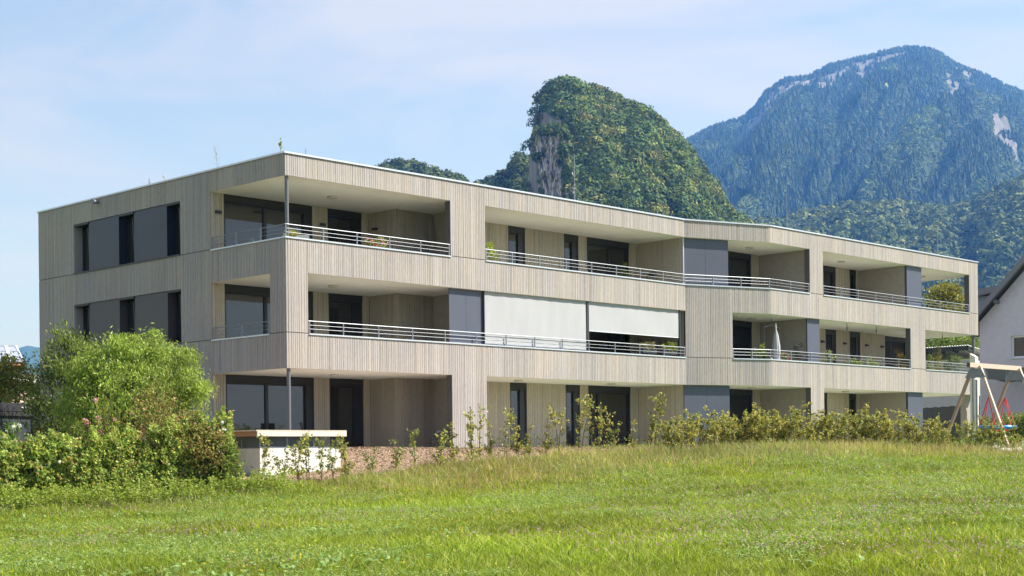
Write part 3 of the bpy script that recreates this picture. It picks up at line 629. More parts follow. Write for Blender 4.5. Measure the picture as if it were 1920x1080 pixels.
blades('meadow_grass', 'lush bright green meadow grass filling the foreground', 'grass', 720000, 13.5, 52, 1.1, .08, .21, .012, [(.175, .26, .016), (.23, .32, .018), (.30, .38, .03), (.10, .165, .014), (.43, .43, .13)], [.28, .3, .2, .14, .08], in_meadow, .85, brownness)
tall = lambda x, y, D: in_meadow(x, y, D) & (RG.random(len(x)) < np.clip((7-(-hedge_side(x, y)))/7, 0, 1)*np.clip((x+5)/5, .05, 1))
blades('seeding_grass', 'tall brownish seeding grass in front of the young hornbeam hedge', 'grass', 190000, 30, 52, 1.0, .16, .42, .008, [(.32, .33, .07), (.38, .29, .13), (.26, .30, .06), (.43, .34, .17)], [.35, .25, .25, .15], tall, .55)
blades('lawn_grass', 'short sunlit lawn between the young hedge and the building', 'grass', 60000, 42, 66, 1.0, .05, .12, .014, [(.16, .22, .04), (.22, .26, .06)], [.5, .5], lambda x, y, D: (hedge_side(x, y) > .2) & ~dirt_mask(x, y) & (x > 8) & (y < np.interp(x, [0, 19.9, 23.9, 42], [0, 0, -1.4, -1.4])-.3), .4)
nb_ = 52000; u_, w_ = RG.uniform(-6.5, 11.5, nb_), RG.uniform(-12, 0, nb_); k_ = dirt_mask(u_, w_); u_, w_ = u_[k_], w_[k_]
v, f = leaf_quads(np.c_[u_, w_, ground(u_, w_)+.035], RG.uniform(.03, .075, len(u_)), RG.uniform(.015, .035, len(u_)), unit(RG.normal(size=(len(u_), 3))*np.array([1, 1, .45])))
o = np_mesh('bark_mulch', v, f, mat('bark_chips', attr=True, rough=.9), np.repeat(pal(len(u_), [(.26, .17, .11), (.36, .26, .18), (.16, .10, .07), (.42, .33, .25)]), 4, 0)); o['label'] = 'brown bark mulch covering the slope before the left half of the building'; o['category'] = 'mulch'; struct(o, 'stuff')
def specks(name, label, n, size, cols, h, acc, d1=45):
    x, y, D = wedge(n, 15.5, d1, 1.0); ok = in_meadow(x, y, D) & acc(x, y, D); x, y, D = x[ok], y[ok], D[ok]; k = len(x)
    p = np.c_[x, y, ground(x, y)+RG.uniform(*h, k)]; p = np.repeat(p, 3, 0)+RG.normal(size=(3*k, 3))*size*.35
    a = unit(RG.normal(size=(3*k, 3))*np.array([1, 1, .35])); v, f = leaf_quads(p, size*RG.uniform(.7, 1.3, 3*k), size*.75, a, flat=np.tile([0, 0, 1.], (3*k, 1)))
    o = np_mesh(name, v, f, M_leaf, np.repeat(pal(3*k, cols, .15), 4, 0)); o['label'] = label; o['category'] = 'wild flowers' if 'flower' in name else 'weeds'; return struct(o, 'stuff')
specks('broad_leaves', 'patches of broad pale green dock and clover leaves in the meadow', 230000, .032, [(.17, .28, .035), (.24, .35, .06), (.37, .44, .19)], (.07, .2), lambda x, y, D: fbm(x, y, 2.0, 31)+.25*(fbm(x, y, .5, 32)-.5) > .5)
specks('large_leaves', 'clump of large broad leaves in the middle of the meadow', 9000, .075, [(.18, .30, .06), (.26, .38, .13)], (.1, .22), lambda x, y, D: fbm(x, y, 3.0, 44) > .64)
specks('purple_flowers', 'small dull purple clover flowers scattered over the meadow', 15000, .026, [(.40, .20, .30), (.34, .19, .22), (.48, .32, .38)], (.16, .28), lambda x, y, D: fbm(x, y, 3.2, 52) > .5)
specks('yellow_flowers', 'tiny yellow buttercup flowers in the foreground meadow', 900, .026, [(.75, .6, .03), (.8, .68, .05)], (.18, .28), lambda x, y, D: fbm(x, y, 1.6, 61) > .56, 30)
# ================================================================== objects in the garden and on the balconies
def at_y(px, py, Y): d = ray(px, py); return CAM+d*(Y-CAM[1])/d[1]
def at_z(px, py, Z_): d = ray(px, py); return CAM+d*(Z_-CAM[2])/d[2]
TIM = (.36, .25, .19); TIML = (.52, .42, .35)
# ---- concrete enclosure with timber lid
T = thing('concrete_enclosure', 'low bright concrete enclosure with wire mesh band and plank lid standing before the corner column', 'enclosure', (-4.3, -4.4, -.8))
x0, x1, y0, y1, zt = -4.25, -1.5, -4.4, -2.65, .475
q = MB(); q.box(x0, x1, y0, y1, -1.1, -.02); q.box(x0-.004, x1, y0-.004, y0+.001, -.40, -.394); q.build('concrete_wall', M_conc, T)
q = MB(); k = 0; y = y0-.12
while y < y1+.1: q.box(x0-.2, x1+.14, y, y+.125, zt-.035, zt, wood_col(0, TIML)); y += .14
q.build('plank_lid', M_timber, T)
q = MB(); q.box(x0-.17, x1+.12, y0-.135, y0-.095, zt-.17, zt-.037, (.68, .58, .50)); q.box(x0-.17, x1+.12, y1+.03, y1+.07, zt-.17, zt-.037, TIML); q.box(x0-.17, x0-.13, y0-.094, y1+.029, zt-.17, zt-.037, (.42, .22, .12)); q.box(x1+.08, x1+.12, y0-.094, y1+.029, zt-.17, zt-.037, TIM); q.build('fascia', M_timber, T)  # sunlight painted in: front fascia coloured paler than the browner left side
q = MB()
for i in range(4):
    x = x0+.02+(x1-x0-.04)*i/3; q.box(x-.018, x+.018, y0+.02, y0+.05, -.02, zt-.04)
for i in range(3): y = y0+.05+(y1-y0-.1)*i/2; q.box(x0+.02, x0+.05, y-.018, y+.018, -.02, zt-.04)
q.box(x0, x1, y0+.012, y0+.04, -.02, .01); q.box(x0+.01, x0+.04, y0, y1, -.02, .01); q.build('mesh_frame', M_metal, T)
q = MB()
for i in range(56): x = x0+(x1-x0)*i/55; q.box(x-.003, x+.003, y0+.02, y0+.026, .01, zt-.04)
for j in range(9): z = .03+j*.045; q.box(x0, x1, y0+.026, y0+.031, z-.003, z+.003); q.box(x0+.026, x0+.031, y0, y1, z-.003, z+.003)
for i in range(36): y = y0+(y1-y0)*i/35; q.box(x0+.02, x0+.026, y-.003, y+.003, .01, zt-.04)
q.build('wire_mesh', M_metal, T)
q = MB(); q.box(x0+.5, x1-.3, y0+.5, y1-.4, -.02, .3); q.build('inner_box', mat('grey_box', (.2, .21, .22), .7), T)
# low timber edging left of it
q = MB(); q.box(-5.9, -4.45, -2.9, -2.75, -.7, -.02, (.42, .24, .14)); q.box(-5.9, -4.45, -3.1, -2.9, -.9, -.2, (.42, .24, .14)); o = q.build('timber_edging', M_timber); tag(o, 'reddish timber retaining edge between the hedge and the concrete enclosure', 'edging')
q = MB(); p = onground(441, 37.2); q.box(p[0]-.02, p[0]+.02, p[1]-.02, p[1]+.02, p[2]-.1, p[2]+.28, (.6, .52, .42)); tag(q.build('marker_stake', M_timber), 'short pale wooden stake beside the ivy shrub at the hedge end', 'stake')
# ---- swing frame
A = at(1816, 684, 50.2); zb = A[2]; Bp = A+np.array([3.75, .0, 0]); T = thing('swing_frame', 'sturdy timber swing frame with two A shaped leg pairs at the right edge', 'swing frame', (A[0], A[1], gz(A[0], A[1])))
q = MB(); q.bar(A, Bp, .12, .155, TIML); q.build('crossbeam', M_timber, T)
q = MB(); q.bar(A+[.002, 0, 0], A-[.012, 0, 0], .119, .154, (.12, .09, .06)); q.build('beam_end', M_timber, T)
for xo in (.55, 3.45):
    for sy in (-1, 1):
        top = np.array([A[0]+xo, A[1]+sy*.12, zb-.02]); fx, fy = A[0]+xo-.05, A[1]+sy*1.22; foot = np.array([fx, fy, gz(fx, fy)-.1])
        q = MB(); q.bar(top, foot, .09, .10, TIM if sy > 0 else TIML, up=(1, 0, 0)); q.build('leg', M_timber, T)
    g_ = MB(); g_.hexa([(A[0]+xo-.09, A[1]-.38, zb-.42), (A[0]+xo-.08, A[1]-.38, zb-.42), (A[0]+xo-.08, A[1]+.38, zb-.42), (A[0]+xo-.09, A[1]+.38, zb-.42), (A[0]+xo-.09, A[1]-.2, zb-.1), (A[0]+xo-.08, A[1]-.2, zb-.1), (A[0]+xo-.08, A[1]+.2, zb-.1), (A[0]+xo-.09, A[1]+.2, zb-.1)]); g_.build('bracket', M_metal, T)
# nest seat
C0 = np.array([A[0]+2.0, A[1], gz(A[0]+2, A[1])+.52]); T = thing('nest_swing', 'round nest swing seat with blue padded rim and red net hanging under the timber beam', 'swing seat', C0)
q = MB(); R_ = .6; q.tube([C0+np.array([R_*math.cos(a), R_*math.sin(a), 0]) for a in np.linspace(0, 2*math.pi, 33)], .07, 8, c=(.0, .22, .62), cap=False); q.build('rim', M_gloss, T, smooth=True)
q = MB()
for i in range(-6, 7):
    o = i*.092; hh = math.sqrt(max(.0, R_**2-o*o))
    for s in range(6):
        t0, t1 = -1+s/3, -1+(s+1)/3; dz = lambda t: -.16*(1-t*t)*(1-(o/R_)**2)
        q.bar(C0+[o, t0*hh, dz(t0)], C0+[o, t1*hh, dz(t1)], .018, c=(.6, .04, .04)); q.bar(C0+[t0*hh, o, dz(t0)], C0+[t1*hh, o, dz(t1)], .018, c=(.6, .04, .04))
q.build('net', M_attr, T)
q = MB(); ch = MB()
for sx in (-1, 1):
    kn = C0+np.array([sx*.62, 0, 1.05]); tp_ = np.array([C0[0]+sx*.72, A[1], zb-.1])
    for a in (.35, -.35, .9, -.9):
        e = C0+np.array([sx*R_*math.cos(a), R_*math.sin(a), .05]); q.tube([e, kn], .016, 5, c=(.65, .04, .04))
    n_ = 26
    for k in range(n_):
        a_ = kn+(tp_-kn)*k/n_; b_ = kn+(tp_-kn)*(k+.8)/n_; ch.bar(a_, b_, .022 if k % 2 else .008, .008 if k % 2 else .022)
q.build('rope', M_attr, T); ch.build('chain', M_metal, T)
# posts behind the swing
p = onground(1828, 55); T = thing('play_post', 'tall pale square timber post with bare top rising behind the swing beam', 'post', p); zt_ = at(1828, 668, 55)[2]
q = MB(); q.box(p[0]-.11, p[0]+.11, p[1]-.11, p[1]+.11, p[2]-.2, zt_-.08, (.70, .66, .58)); q.hexa([(p[0]-.11, p[1]-.11, zt_-.08), (p[0]+.11, p[1]-.11, zt_-.08), (p[0]+.11, p[1]+.11, zt_-.08), (p[0]-.11, p[1]+.11, zt_-.08), (p[0]-.11, p[1]-.11, zt_-.03), (p[0]+.11, p[1]-.11, zt_-.03), (p[0]+.11, p[1]+.11, zt_+.1), (p[0]-.11, p[1]+.11, zt_+.1)], (.70, .66, .58)); q.build('post', M_timber, T)
p = onground(1832.5, 53); z_ = at(1832, 712, 53)[2]; q = MB(); q.tube([(p[0], p[1], p[2]-.1), (p[0], p[1], z_)], .035, 8); q.tube([(p[0]-.3, p[1]-.02, p[2]-.1), (p[0]-.3, p[1]-.02, z_+.25)], .035, 8); q.tube([(p[0]-.3, p[1], z_), (p[0], p[1], z_)], .02, 6); tag(q.build('climbing_bars', M_metal), 'pair of upright galvanised steel bars behind the left swing legs', 'climbing bars')
# edging stones right
for i, (px, D) in enumerate([(1885, 48.6), (1908, 48.9), (1932, 49.2)]):
    p = onground(px, D); v = []; f = []; n1_, n2_ = 10, 6
    for j in range(n2_+1):
        for k in range(n1_):
            th = math.pi*j/n2_; ph = 2*math.pi*k/n1_; r_ = 1+.16*math.sin(ph*3+i)+.1*math.cos(th*4+ph); v.append((p[0]+.42*r_*math.sin(th)*math.cos(ph), p[1]+.22*r_*math.sin(th)*math.sin(ph), p[2]+.06+.17*r_*math.cos(th)))
    for j in range(n2_):
        for k in range(n1_): f.append([j*n1_+k, (j+1)*n1_+k, (j+1)*n1_+(k+1) % n1_, j*n1_+(k+1) % n1_])
    o = np_mesh('edging_stone', v, f, M_attr, np.full((len(v), 3), (.42, .39, .34)), smooth=True); tag(o, ('first pale edging stone right of the swing foot', 'second pale edging stone from the swing foot', 'pale edging stone at the right picture edge')[i], 'stone', 'edging stones by the swing')
# ---- neighbour house on the right
hc = at(1838, 760, 86); X0, Y0 = hc[0], hc[1]
T = thing('neighbour_house', 'lilac grey rendered house with steep dark verge and white window at the right edge', 'house', (X0, Y0, 0))
e = at_x(1838, 604, X0); g1 = at_x(1920, 509, X0); sl = (g1[2]-e[2])/(g1[1]-e[1]); yr = Y0-6.5; zr = e[2]+sl*(yr-Y0)
M_ren = mat('lilac_render', (.60, .56, .66), .95, noise=3, namp=.06, bump=.2)
q = MB()
w0 = at_x(1896, 630, X0); w1 = at_x(1932, 670, X0); ya, yb, za, zb_ = w0[1], w1[1], w1[2], w0[2]
for (a, b) in ((Y0, ya), (ya, yb), (yb, yr), (yr, yr-6.5)):
    h = lambda y: e[2]+sl*((y if y > yr else 2*yr-y)-Y0)
    if a == ya:
        q.hexa([(X0, b, -1), (X0+.3, b, -1), (X0+.3, a, -1), (X0, a, -1), (X0, b, za), (X0+.3, b, za), (X0+.3, a, za), (X0, a, za)]); q.hexa([(X0, b, zb_), (X0+.3, b, zb_), (X0+.3, a, zb_), (X0, a, zb_), (X0, b, h(b)), (X0+.3, b, h(b)), (X0+.3, a, h(a)), (X0, a, h(a))])
    else: q.hexa([(X0, b, -1), (X0+.3, b, -1), (X0+.3, a, -1), (X0, a, -1), (X0, b, h(b)), (X0+.3, b, h(b)), (X0+.3, a, h(a)), (X0, a, h(a))])
q.box(X0+.3, X0+11, Y0-.3, Y0, -1, e[2]); q.box(X0+.3, X0+11, yr-6.5, yr-6.2, -1, e[2]); q.box(X0+10.7, X0+11, yr-6.2, Y0-.3, -1, e[2]); q.build('wall', M_ren, T)
M_verge = mat('verge_metal', (.17, .17, .20), .5); M_tile = mat('dark_roof_tiles', (.07, .06, .065), .8, noise=8, namp=.2)
def roofslab(sy, x0_, x1_, dz, th, m, nm):
    ye = Y0+.7 if sy > 0 else 2*yr-Y0-.7; ze = e[2]-abs(sl)*.7; zr_ = e[2]+abs(sl)*(Y0-yr)
    q = MB(); P0 = [(x0_, ye, ze+dz), (x1_, ye, ze+dz), (x1_, yr, zr_+dz), (x0_, yr, zr_+dz)]
    q.hexa([(a, b, c-th) for a, b, c in P0]+P0); return q.build(nm, m, T)
for sy in (1, -1): roofslab(sy, X0-.75, X0-.55, .42, .40, M_verge, 'verge_board'); roofslab(sy, X0-.55, X0+11.5, .36, .22, M_tile, 'roof')
q = MB(); q.tube([(X0-.8, Y0+.78, e[2]-abs(sl)*.7+.05), (X0+11.5, Y0+.78, e[2]-abs(sl)*.7+.05)], .1, 8); q.build('gutter', M_verge, T)
q = MB(); p = at_x(1888, 565, X0); q.bar((X0-.5, p[1]+.5, p[2]), (X0+.05, p[1]+.5, p[2]), .14, .2); q.build('rafter_end', M_verge, T)
wf = MB(); wf.box(X0+.1, X0+.16, yb, ya, za, za+.1); wf.box(X0+.1, X0+.16, yb, ya, zb_-.1, zb_); wf.box(X0+.1, X0+.16, ya-.1, ya, za+.1, zb_-.1); wf.box(X0+.1, X0+.16, yb, yb+.1, za+.1, zb_-.1)
fo = wf.build('window', mat('white_pvc', (.75, .76, .8), .4), T); pn = MB(); pn.box(X0+.12, X0+.14, yb+.1, ya-.1, za+.1, zb_-.1); sub(pn.build('pane', M_pane, T), fo); pn = MB(); pn.box(X0-.06, X0+.1, yb-.08, ya+.08, za-.05, za-.003); sub(pn.build('sill', M_ren, T), fo)
# dormer rising behind the verge
q = MB(); d0 = at(1836, 600, 90); xd = X0+2.2; a0 = at_x(1836, 556, xd); a1 = at_x(1892, 545, xd)
q.box(xd, xd+5, a1[1]-1, a0[1]+.1, e[2]-.5, a0[2]); q.build('dormer_wall', mat('blue_grey_siding', (.22, .25, .31), .6), T)
q = MB(); q.hexa([(xd-.4, a1[1]-1, a0[2]+.35), (xd+5, a1[1]-1, a0[2]+.35), (xd+5, a0[1]+.4, a0[2]-.05), (xd-.4, a0[1]+.4, a0[2]-.05), (xd-.4, a1[1]-1, a0[2]+.75), (xd+5, a1[1]-1, a0[2]+.75), (xd+5, a0[1]+.4, a0[2]+.3), (xd-.4, a0[1]+.4, a0[2]+.3)]); q.build('dormer_roof', M_verge, T)
# shade sail
s0, s1, s2, s3 = at_x(1846, 691, X0-1.5), at_x(1925, 689, X0-.2), at_x(1925, 717, X0-1.0), at_x(1852, 711, X0-2.6); v = []; f = []; n_ = 12
for j in range(n_+1):
    for i in range(n_+1): u_, w_ = i/n_, j/n_; pp = (s0*(1-u_)+s1*u_)*(1-w_)+(s3*(1-u_)+s2*u_)*w_; v.append(pp-UP*.35*math.sin(math.pi*u_)*math.sin(math.pi*w_))
for j in range(n_):
    for i in range(n_): k = j*(n_+1)+i; f.append([k, k+1, k+n_+2, k+n_+1])
o = np_mesh('shade_sail', v, f, mat('sail_cloth', (.13, .135, .10), .9), smooth=True); tag(o, 'greyish green shade sail stretched beside the lilac house wall', 'shade sail')
# ---- shed with corrugated roof
sc0 = at(1822, 700, 97); XS = sc0[0]; T = thing('garden_shed', 'pale rendered shed with white corrugated roof edge seen through the corner balcony', 'shed', (XS, sc0[1], 0))
r0, r1 = at_x(1715, 668, XS), at_x(1822, 648, XS); q = MB(); q.box(XS, XS+4, sc0[1], r0[1]+4, -.5, at_x(1822, 672, XS)[2]-.1); q.build('wall', mat('pale_render', (.52, .49, .52), .95, noise=3, namp=.05), T)
q = MB(); y_a, y_b = r1[1]-.1, r0[1]+4; zt_ = r1[2]; n_ = int((y_b-y_a)/.045); v = []; f = []
for i in range(n_+1):
    y = y_a+.045*i; z = zt_+.035*math.sin(i*.045/.18*6.283); v += [(XS-.75, y, z), (XS+4.4, y, z-.6), (XS-.75, y, z-.02), (XS+4.4, y, z-.62)]
for i in range(n_): k = 4*i; f += [[k, k+1, k+5, k+4], [k+2, k+6, k+7, k+3], [k, k+4, k+6, k+2]]
np_mesh('corrugated_roof', np.array(v)-np.array(ORG[T.name]), f, mat('roof_sheet', (.7, .7, .7), .6), parent=T)
q = MB(); q.box(XS-.62, XS-.5, y_a, y_b, zt_-.32, zt_-.05); q.build('eaves_beam', M_trim, T)
y = y_a+.1
while y < y_b: q = MB(); q.hexa([(XS-.7, y, zt_-.3), (XS+.05, y, zt_-.42), (XS+.05, y+.14, zt_-.42), (XS-.7, y+.14, zt_-.3), (XS-.7, y, zt_-.08), (XS+.05, y, zt_-.06), (XS+.05, y+.14, zt_-.06), (XS-.7, y+.14, zt_-.08)]); q.build('rafter', M_trim, T); y += .95
# dark garden fence at ground level beyond the right end
p0, p1 = at(1725, 770, 84), at(1836, 772, 78); T = thing('board_fence', 'dark board fence visible under the balconies at the far right end', 'fence', (p0[0], p0[1], 0)); q = MB(); n_ = 34
for i in range(n_):
    a_, b_ = p0+(p1-p0)*i/n_, p0+(p1-p0)*(i+.93)/n_; q.bar((a_[0], a_[1], 1.05), (b_[0], b_[1], 1.05), .04, 2.1+.04*math.sin(i*5), (.045+.02*rnd.random(),)*2+(.06,))
q.build('boards', M_attr, T)
# ---- left side: canopy, small houses
T = thing('garden_canopy', 'dark grey flat roofed garden canopy with a lowered screen behind the white oleander', 'canopy', onground(60, 44)); D_ = 44
c1, c2 = at(67, 757, D_), at(-60, 757, 41.5); tdir = (c2-c1); tdir[2] = 0; tdir /= np.linalg.norm(tdir); nd = np.array([-tdir[1], tdir[0], 0]); nd = nd if nd@FW > 0 else -nd
def pbox(mb, a, b, d0, d1, z0, z1, c=(.017, .018, .024)):
    P0 = [c1+tdir*a+nd*d0, c1+tdir*b+nd*d0, c1+tdir*b+nd*d1, c1+tdir*a+nd*d1]; mb.hexa([(p_[0], p_[1], z0) for p_ in P0]+[(p_[0], p_[1], z1) for p_ in P0], c)
zt_ = c1[2]; q = MB(); pbox(q, -.05, 3.4, 0, 3, zt_-.24, zt_); pbox(q, .05, 3.3, -.02, .02, zt_-.37, zt_-.26); q.build('roof_frame', M_attr, T)
for a in (0, 3.2):
    q = MB(); pbox(q, a-.02, a+.13, .01, .14, -1.4, zt_-.24); q.build('post', M_gloss, T)
q = MB(); pbox(q, .14, 3.2, .06, .08, -1.2, zt_-.38, (.022, .03, .045)); q.build('screen', M_attr, T)
q = MB(); pbox(q, .42, .62, -.03, -.021, zt_-.14, zt_-.10, (.6, .6, .62)); q.build('name_plate', M_attr, T)
hp = at(21, 708, 62); T = thing('small_house', 'corner of a pinkish house with dark roof edge and white gutter at the left edge', 'house', (hp[0], hp[1], 0))
ex = at(4, 730, 62.5); q = MB(); P_ = lambda r_, d_, z_: tuple((np.array([hp[0], hp[1], 0])+RT*r_+FW*d_)[:2])+(z_,)
def cbox(mb, r0_, r1_, d0_, d1_, z0, z1, c=(1, 1, 1)): mb.hexa([P_(r0_, d0_, z0), P_(r1_, d0_, z0), P_(r1_, d1_, z0), P_(r0_, d1_, z0), P_(r0_, d0_, z1), P_(r1_, d0_, z1), P_(r1_, d1_, z1), P_(r0_, d1_, z1)], c)
cbox(q, -8, -.38, .5, 8, -1.5, hp[2]-.05, (.60, .42, .36)); q.build('wall', M_attr, T); q = MB(); cbox(q, -8.3, 0, 0, 8.5, hp[2]-.05, hp[2]+.1, (.7, .7, .7)); q.build('gutter', M_attr, T)
q = MB(); q.hexa([P_(-8.3, .05, hp[2]+.1), P_(-.1, .05, hp[2]+.1), P_(-.1, 8, hp[2]+.1), P_(-8.3, 8, hp[2]+.1), P_(-8.3, 3.5, hp[2]+1.3), P_(-3.2, 3.5, hp[2]+1.3), P_(-3.2, 4.5, hp[2]+1.3), P_(-8.3, 4.5, hp[2]+1.3)], (.07, .06, .06)); q.build('roof', M_attr, T)
sp = [at(-30, 649, 130), at(30, 649, 130), at(48, 686, 122), at(-30, 686, 122)]; T = thing('solar_house', 'distant house whose roof carries pale solar panels at the left edge', 'house', (sp[0][0], sp[0][1], 0))
q = MB(); q.quads([sp[3], sp[2], sp[1], sp[0]]+[p_-UP*.2 for p_ in (sp[3], sp[2], sp[1], sp[0])], [[0, 1, 2, 3], [7, 6, 5, 4], [0, 4, 5, 1], [1, 5, 6, 2]], (.35, .13, .09)); q.build('roof', M_attr, T)
q = MB(); bz = [np.array(p_) for p_ in (sp[3], sp[2])]; bk_ = [np.array(p_) for p_ in (sp[0], sp[1])]
q.hexa([(bz[0][0], bz[0][1], -1), (bz[1][0], bz[1][1], -1), (bk_[1][0], bk_[1][1], -1), (bk_[0][0], bk_[0][1], -1), tuple(bz[0]-UP*.25), tuple(bz[1]-UP*.25), tuple(bk_[1]-UP*.25), tuple(bk_[0]-UP*.25)], (.34, .33, .31)); q.build('wall', M_attr, T)
for i in range(3):
    q = MB(); L_ = lambda u_, w_: (sp[0]*(1-u_)+sp[1]*u_)*(1-w_)+(sp[3]*(1-u_)+sp[2]*u_)*w_+UP*.12
    a_, b_ = .02+i*.33, .02+i*.33+.3; q.quads([L_(a_, .9), L_(b_, .9), L_(b_, .08), L_(a_, .08)], [[0, 1, 2, 3]], (.3, .33, .38)); o = q.build('solar_panel', M_gloss, T)
    q = MB()
    for u0_, w0_, u1_, w1_ in ((a_, .08, b_, .08), (a_, .9, b_, .9), (a_, .08, a_, .9), (b_, .08, b_, .9), (a_, .36, b_, .36), (a_, .63, b_, .63)): q.bar(L_(u0_, w0_)+UP*.03, L_(u1_, w1_)+UP*.03, .12, .06, (.75, .76, .78))
    sub(q.build('panel_frame', M_attr, T), o)
# ---- trees beyond the right end
p = onground(1775, 128); T = thing('ash_tree', 'olive yellow broadleaf tree behind the top right balcony opening', 'tree', p); c0 = at(1772, 575, 128)
_, tp = foliage('crown', T, [(c0-UP*1.0, (2.4, 2.1, 2.4), 170, 55, .32), (c0+UP*.9-RT*.1, (1.5, 1.3, 1.0), 60, 55, .28), (c0-UP*4+RT*-1.5, (3.5, 2, 2), 150, 45, .35)], (.22, .14), [(.26, .25, .04), (.34, .30, .05), (.18, .2, .04)]); limbs(T, p, tp, .16, 14)
p = onground(1775, 124); T = thing('green_tree', 'bright green bushy tree rising above the white corrugated shed roof', 'tree', p); c0 = at(1780, 648, 124)
_, tp = foliage('crown', T, [(c0, (4.0, 1.7, 1.0), 220, 45, .3)], (.18, .13), [(.18, .25, .05), (.26, .32, .07), (.12, .16, .04)]); limbs(T, p, tp, .14, 14)
for i, (px, D, h, lb) in enumerate(((1862, 60, .9, 'green shrub behind the red swing ropes'), (1893, 62, 1.1, 'rounded green shrub right of the swing ropes below the lilac house'), (1925, 60, 1.2, 'dark green shrub at the right edge below the shade sail'))):
    p = onground(px, D); T = thing('garden_shrub', lb, 'shrub', p, 'shrubs below the lilac house'); _, tp = foliage('foliage', T, [(p+UP*h*.5, (.75, .6, h*.55), 90, 42, .12)], (.085, .06), [(.10, .15, .03), (.15, .19, .04), (.2, .2, .05)]); limbs(T, p, tp, .025, 12)
# ---- balcony things
def pot(T, p, r_, h, c):
    q = MB(); q.lathe(p, [(0, .0), (r_*.72, 0), (r_, h), (r_*.9, h), (r_*.86, h-.03), (0, h-.03)], 12, c); return q.build('pot', M_attr, T)
def potplant(name, label, p, r_, h, potc, ph, pw_, cols, axis='rand', leaf=(.07, .045), K=16, n=34, fl=None, group='plants on the balconies'):
    T = thing(name, label, 'potted plant', p, group); p = np.array(p, float); pot(T, p, r_, h, potc)
    _, tp = foliage('foliage', T, [(p+UP*(h+ph*.5), (pw_, pw_*.8, ph*.55), K, n, .07)], leaf, cols, axis); limbs(T, p+UP*(h-.05), tp, .012, 8, 'stem')
    if fl:
        o_ = np.array(ORG[T.name]); c_ = np.repeat(tp[:12], 12, 0)+RG.normal(size=(12*len(tp[:12]), 3))*.05; v, f = leaf_quads(c_, .07, .06); np_mesh('flower', v-o_, f, M_leaf, np.repeat(pal(len(c_), fl, .1), 4, 0), T)
    return T
G1 = [(.12, .19, .03), (.18, .25, .05), (.24, .28, .06)]; G2 = [(.10, .15, .04), (.16, .20, .07), (.07, .11, .03)]; DK = (.05, .05, .055); WH = (.7, .7, .7)
def fl_(px, Y, k): q_ = at_y(px, 500, Y); return (q_[0], Y, ZF[k])
potplant('geranium', 'pink flowering plant with green leaves behind the top balcony rail, left of two', fl_(697, .45, 2), .15, .45, DK, .5, .22, G1, fl=[(.75, .2, .3)])
potplant('geranium', 'taller pink flowering plant behind the top balcony rail, right of two', fl_(714, .45, 2), .15, .5, DK, .55, .25, G1, fl=[(.8, .25, .38), (.85, .55, .6)])
potplant('marigold_pot', 'small yellow green plant beside the top corner column', fl_(548, .5, 2), .12, .55, DK, .35, .18, [(.4, .38, .06), (.25, .26, .05)])
potplant('green_bush_pot', 'bright yellow green bush on the top balcony right beside the wooden pier', fl_(921, .45, 2), .16, .5, DK, .85, .32, [(.30, .36, .04), (.22, .3, .04)])
potplant('slender_plant', 'slender green plant before the large top floor window', fl_(1170, 1.6, 2), .14, .35, DK, 1.1, .14, G1)
potplant('shrub_pot', 'round green bush left of the closed white parasol', fl_(1422, -.75, 1), .18, .42, DK, .9, .34, G1)
potplant('rose_pot', 'tall loose bush with pale blossoms right of the closed white parasol', fl_(1502, -.7, 1), .2, .45, (.3, .33, .4), 1.15, .36, G2, fl=[(.75, .72, .6)], K=34)
potplant('rose_pot', 'low red flowering plants between parasol and tall bush', fl_(1470, -.85, 1), .16, .4, DK, .62, .26, G2, fl=[(.6, .08, .08), (.7, .3, .2)])
potplant('bushy_pot', 'small pale green bush right of the grey storage panel on the middle balcony', fl_(1553, -.9, 1), .17, .4, DK, .82, .3, [(.2, .26, .08), (.28, .33, .12)])
potplant('trough_plant', 'flat green plant in a bluish trough below the two slatted windows', fl_(1600, -1.0, 1), .24, .5, (.28, .31, .36), .45, .32, G1)
potplant('trough_plant', 'light green plant in a bluish trough below the third wall lamp', fl_(1630, -1.0, 1), .22, .45, (.28, .31, .36), .6, .3, G1)
potplant('ornamental_grass', 'orange tipped ornamental grass in a white pot', fl_(1686, -.9, 1), .17, .45, WH, 1.0, .3, [(.36, .26, .06), (.28, .30, .06), (.4, .2, .08)], 'up', (.22, .02), K=22)
potplant('climber_pot', 'tall narrow copper leaved climber on the last middle balcony', fl_(1756, -.8, 1), .17, .4, DK, 1.5, .15, [(.28, .2, .05), (.16, .18, .04), (.33, .3, .06)], K=20)
potplant('olive_pot', 'broad silvery green olive bush on the last middle balcony', fl_(1783, -.7, 1), .24, .4, DK, 1.15, .5, [(.18, .23, .09), (.25, .29, .13), (.1, .14, .05)], K=60)
potplant('small_pot', 'small yellow green plant beside the last wooden pier', fl_(1741, -.9, 1), .14, .4, DK, .95, .14, G1)
# rail planters
for px, lb, cl in ((1216, 'black rail planter with grassy brown green tufts, left of two', [(.3, .25, .14), (.24, .28, .06), (.36, .3, .2)]), (1254, 'black rail planter with yellow green tufts, right of two', [(.28, .32, .05), (.2, .25, .05)])):
    c_ = at_y(px, 650, .2); T = thing('rail_planter', lb, 'planter', (c_[0], .2, 3.68), 'planters on the middle balcony rail'); q = MB(); q.box(c_[0]-.42, c_[0]+.42, .12, .3, 3.68, 3.87, DK); q.build('trough', M_gloss, T)
    foliage('foliage', T, [(np.array([c_[0], .2, 3.98]), (.42, .12, .2), 26, 40, .05)], (.1, .03), cl, 'up')
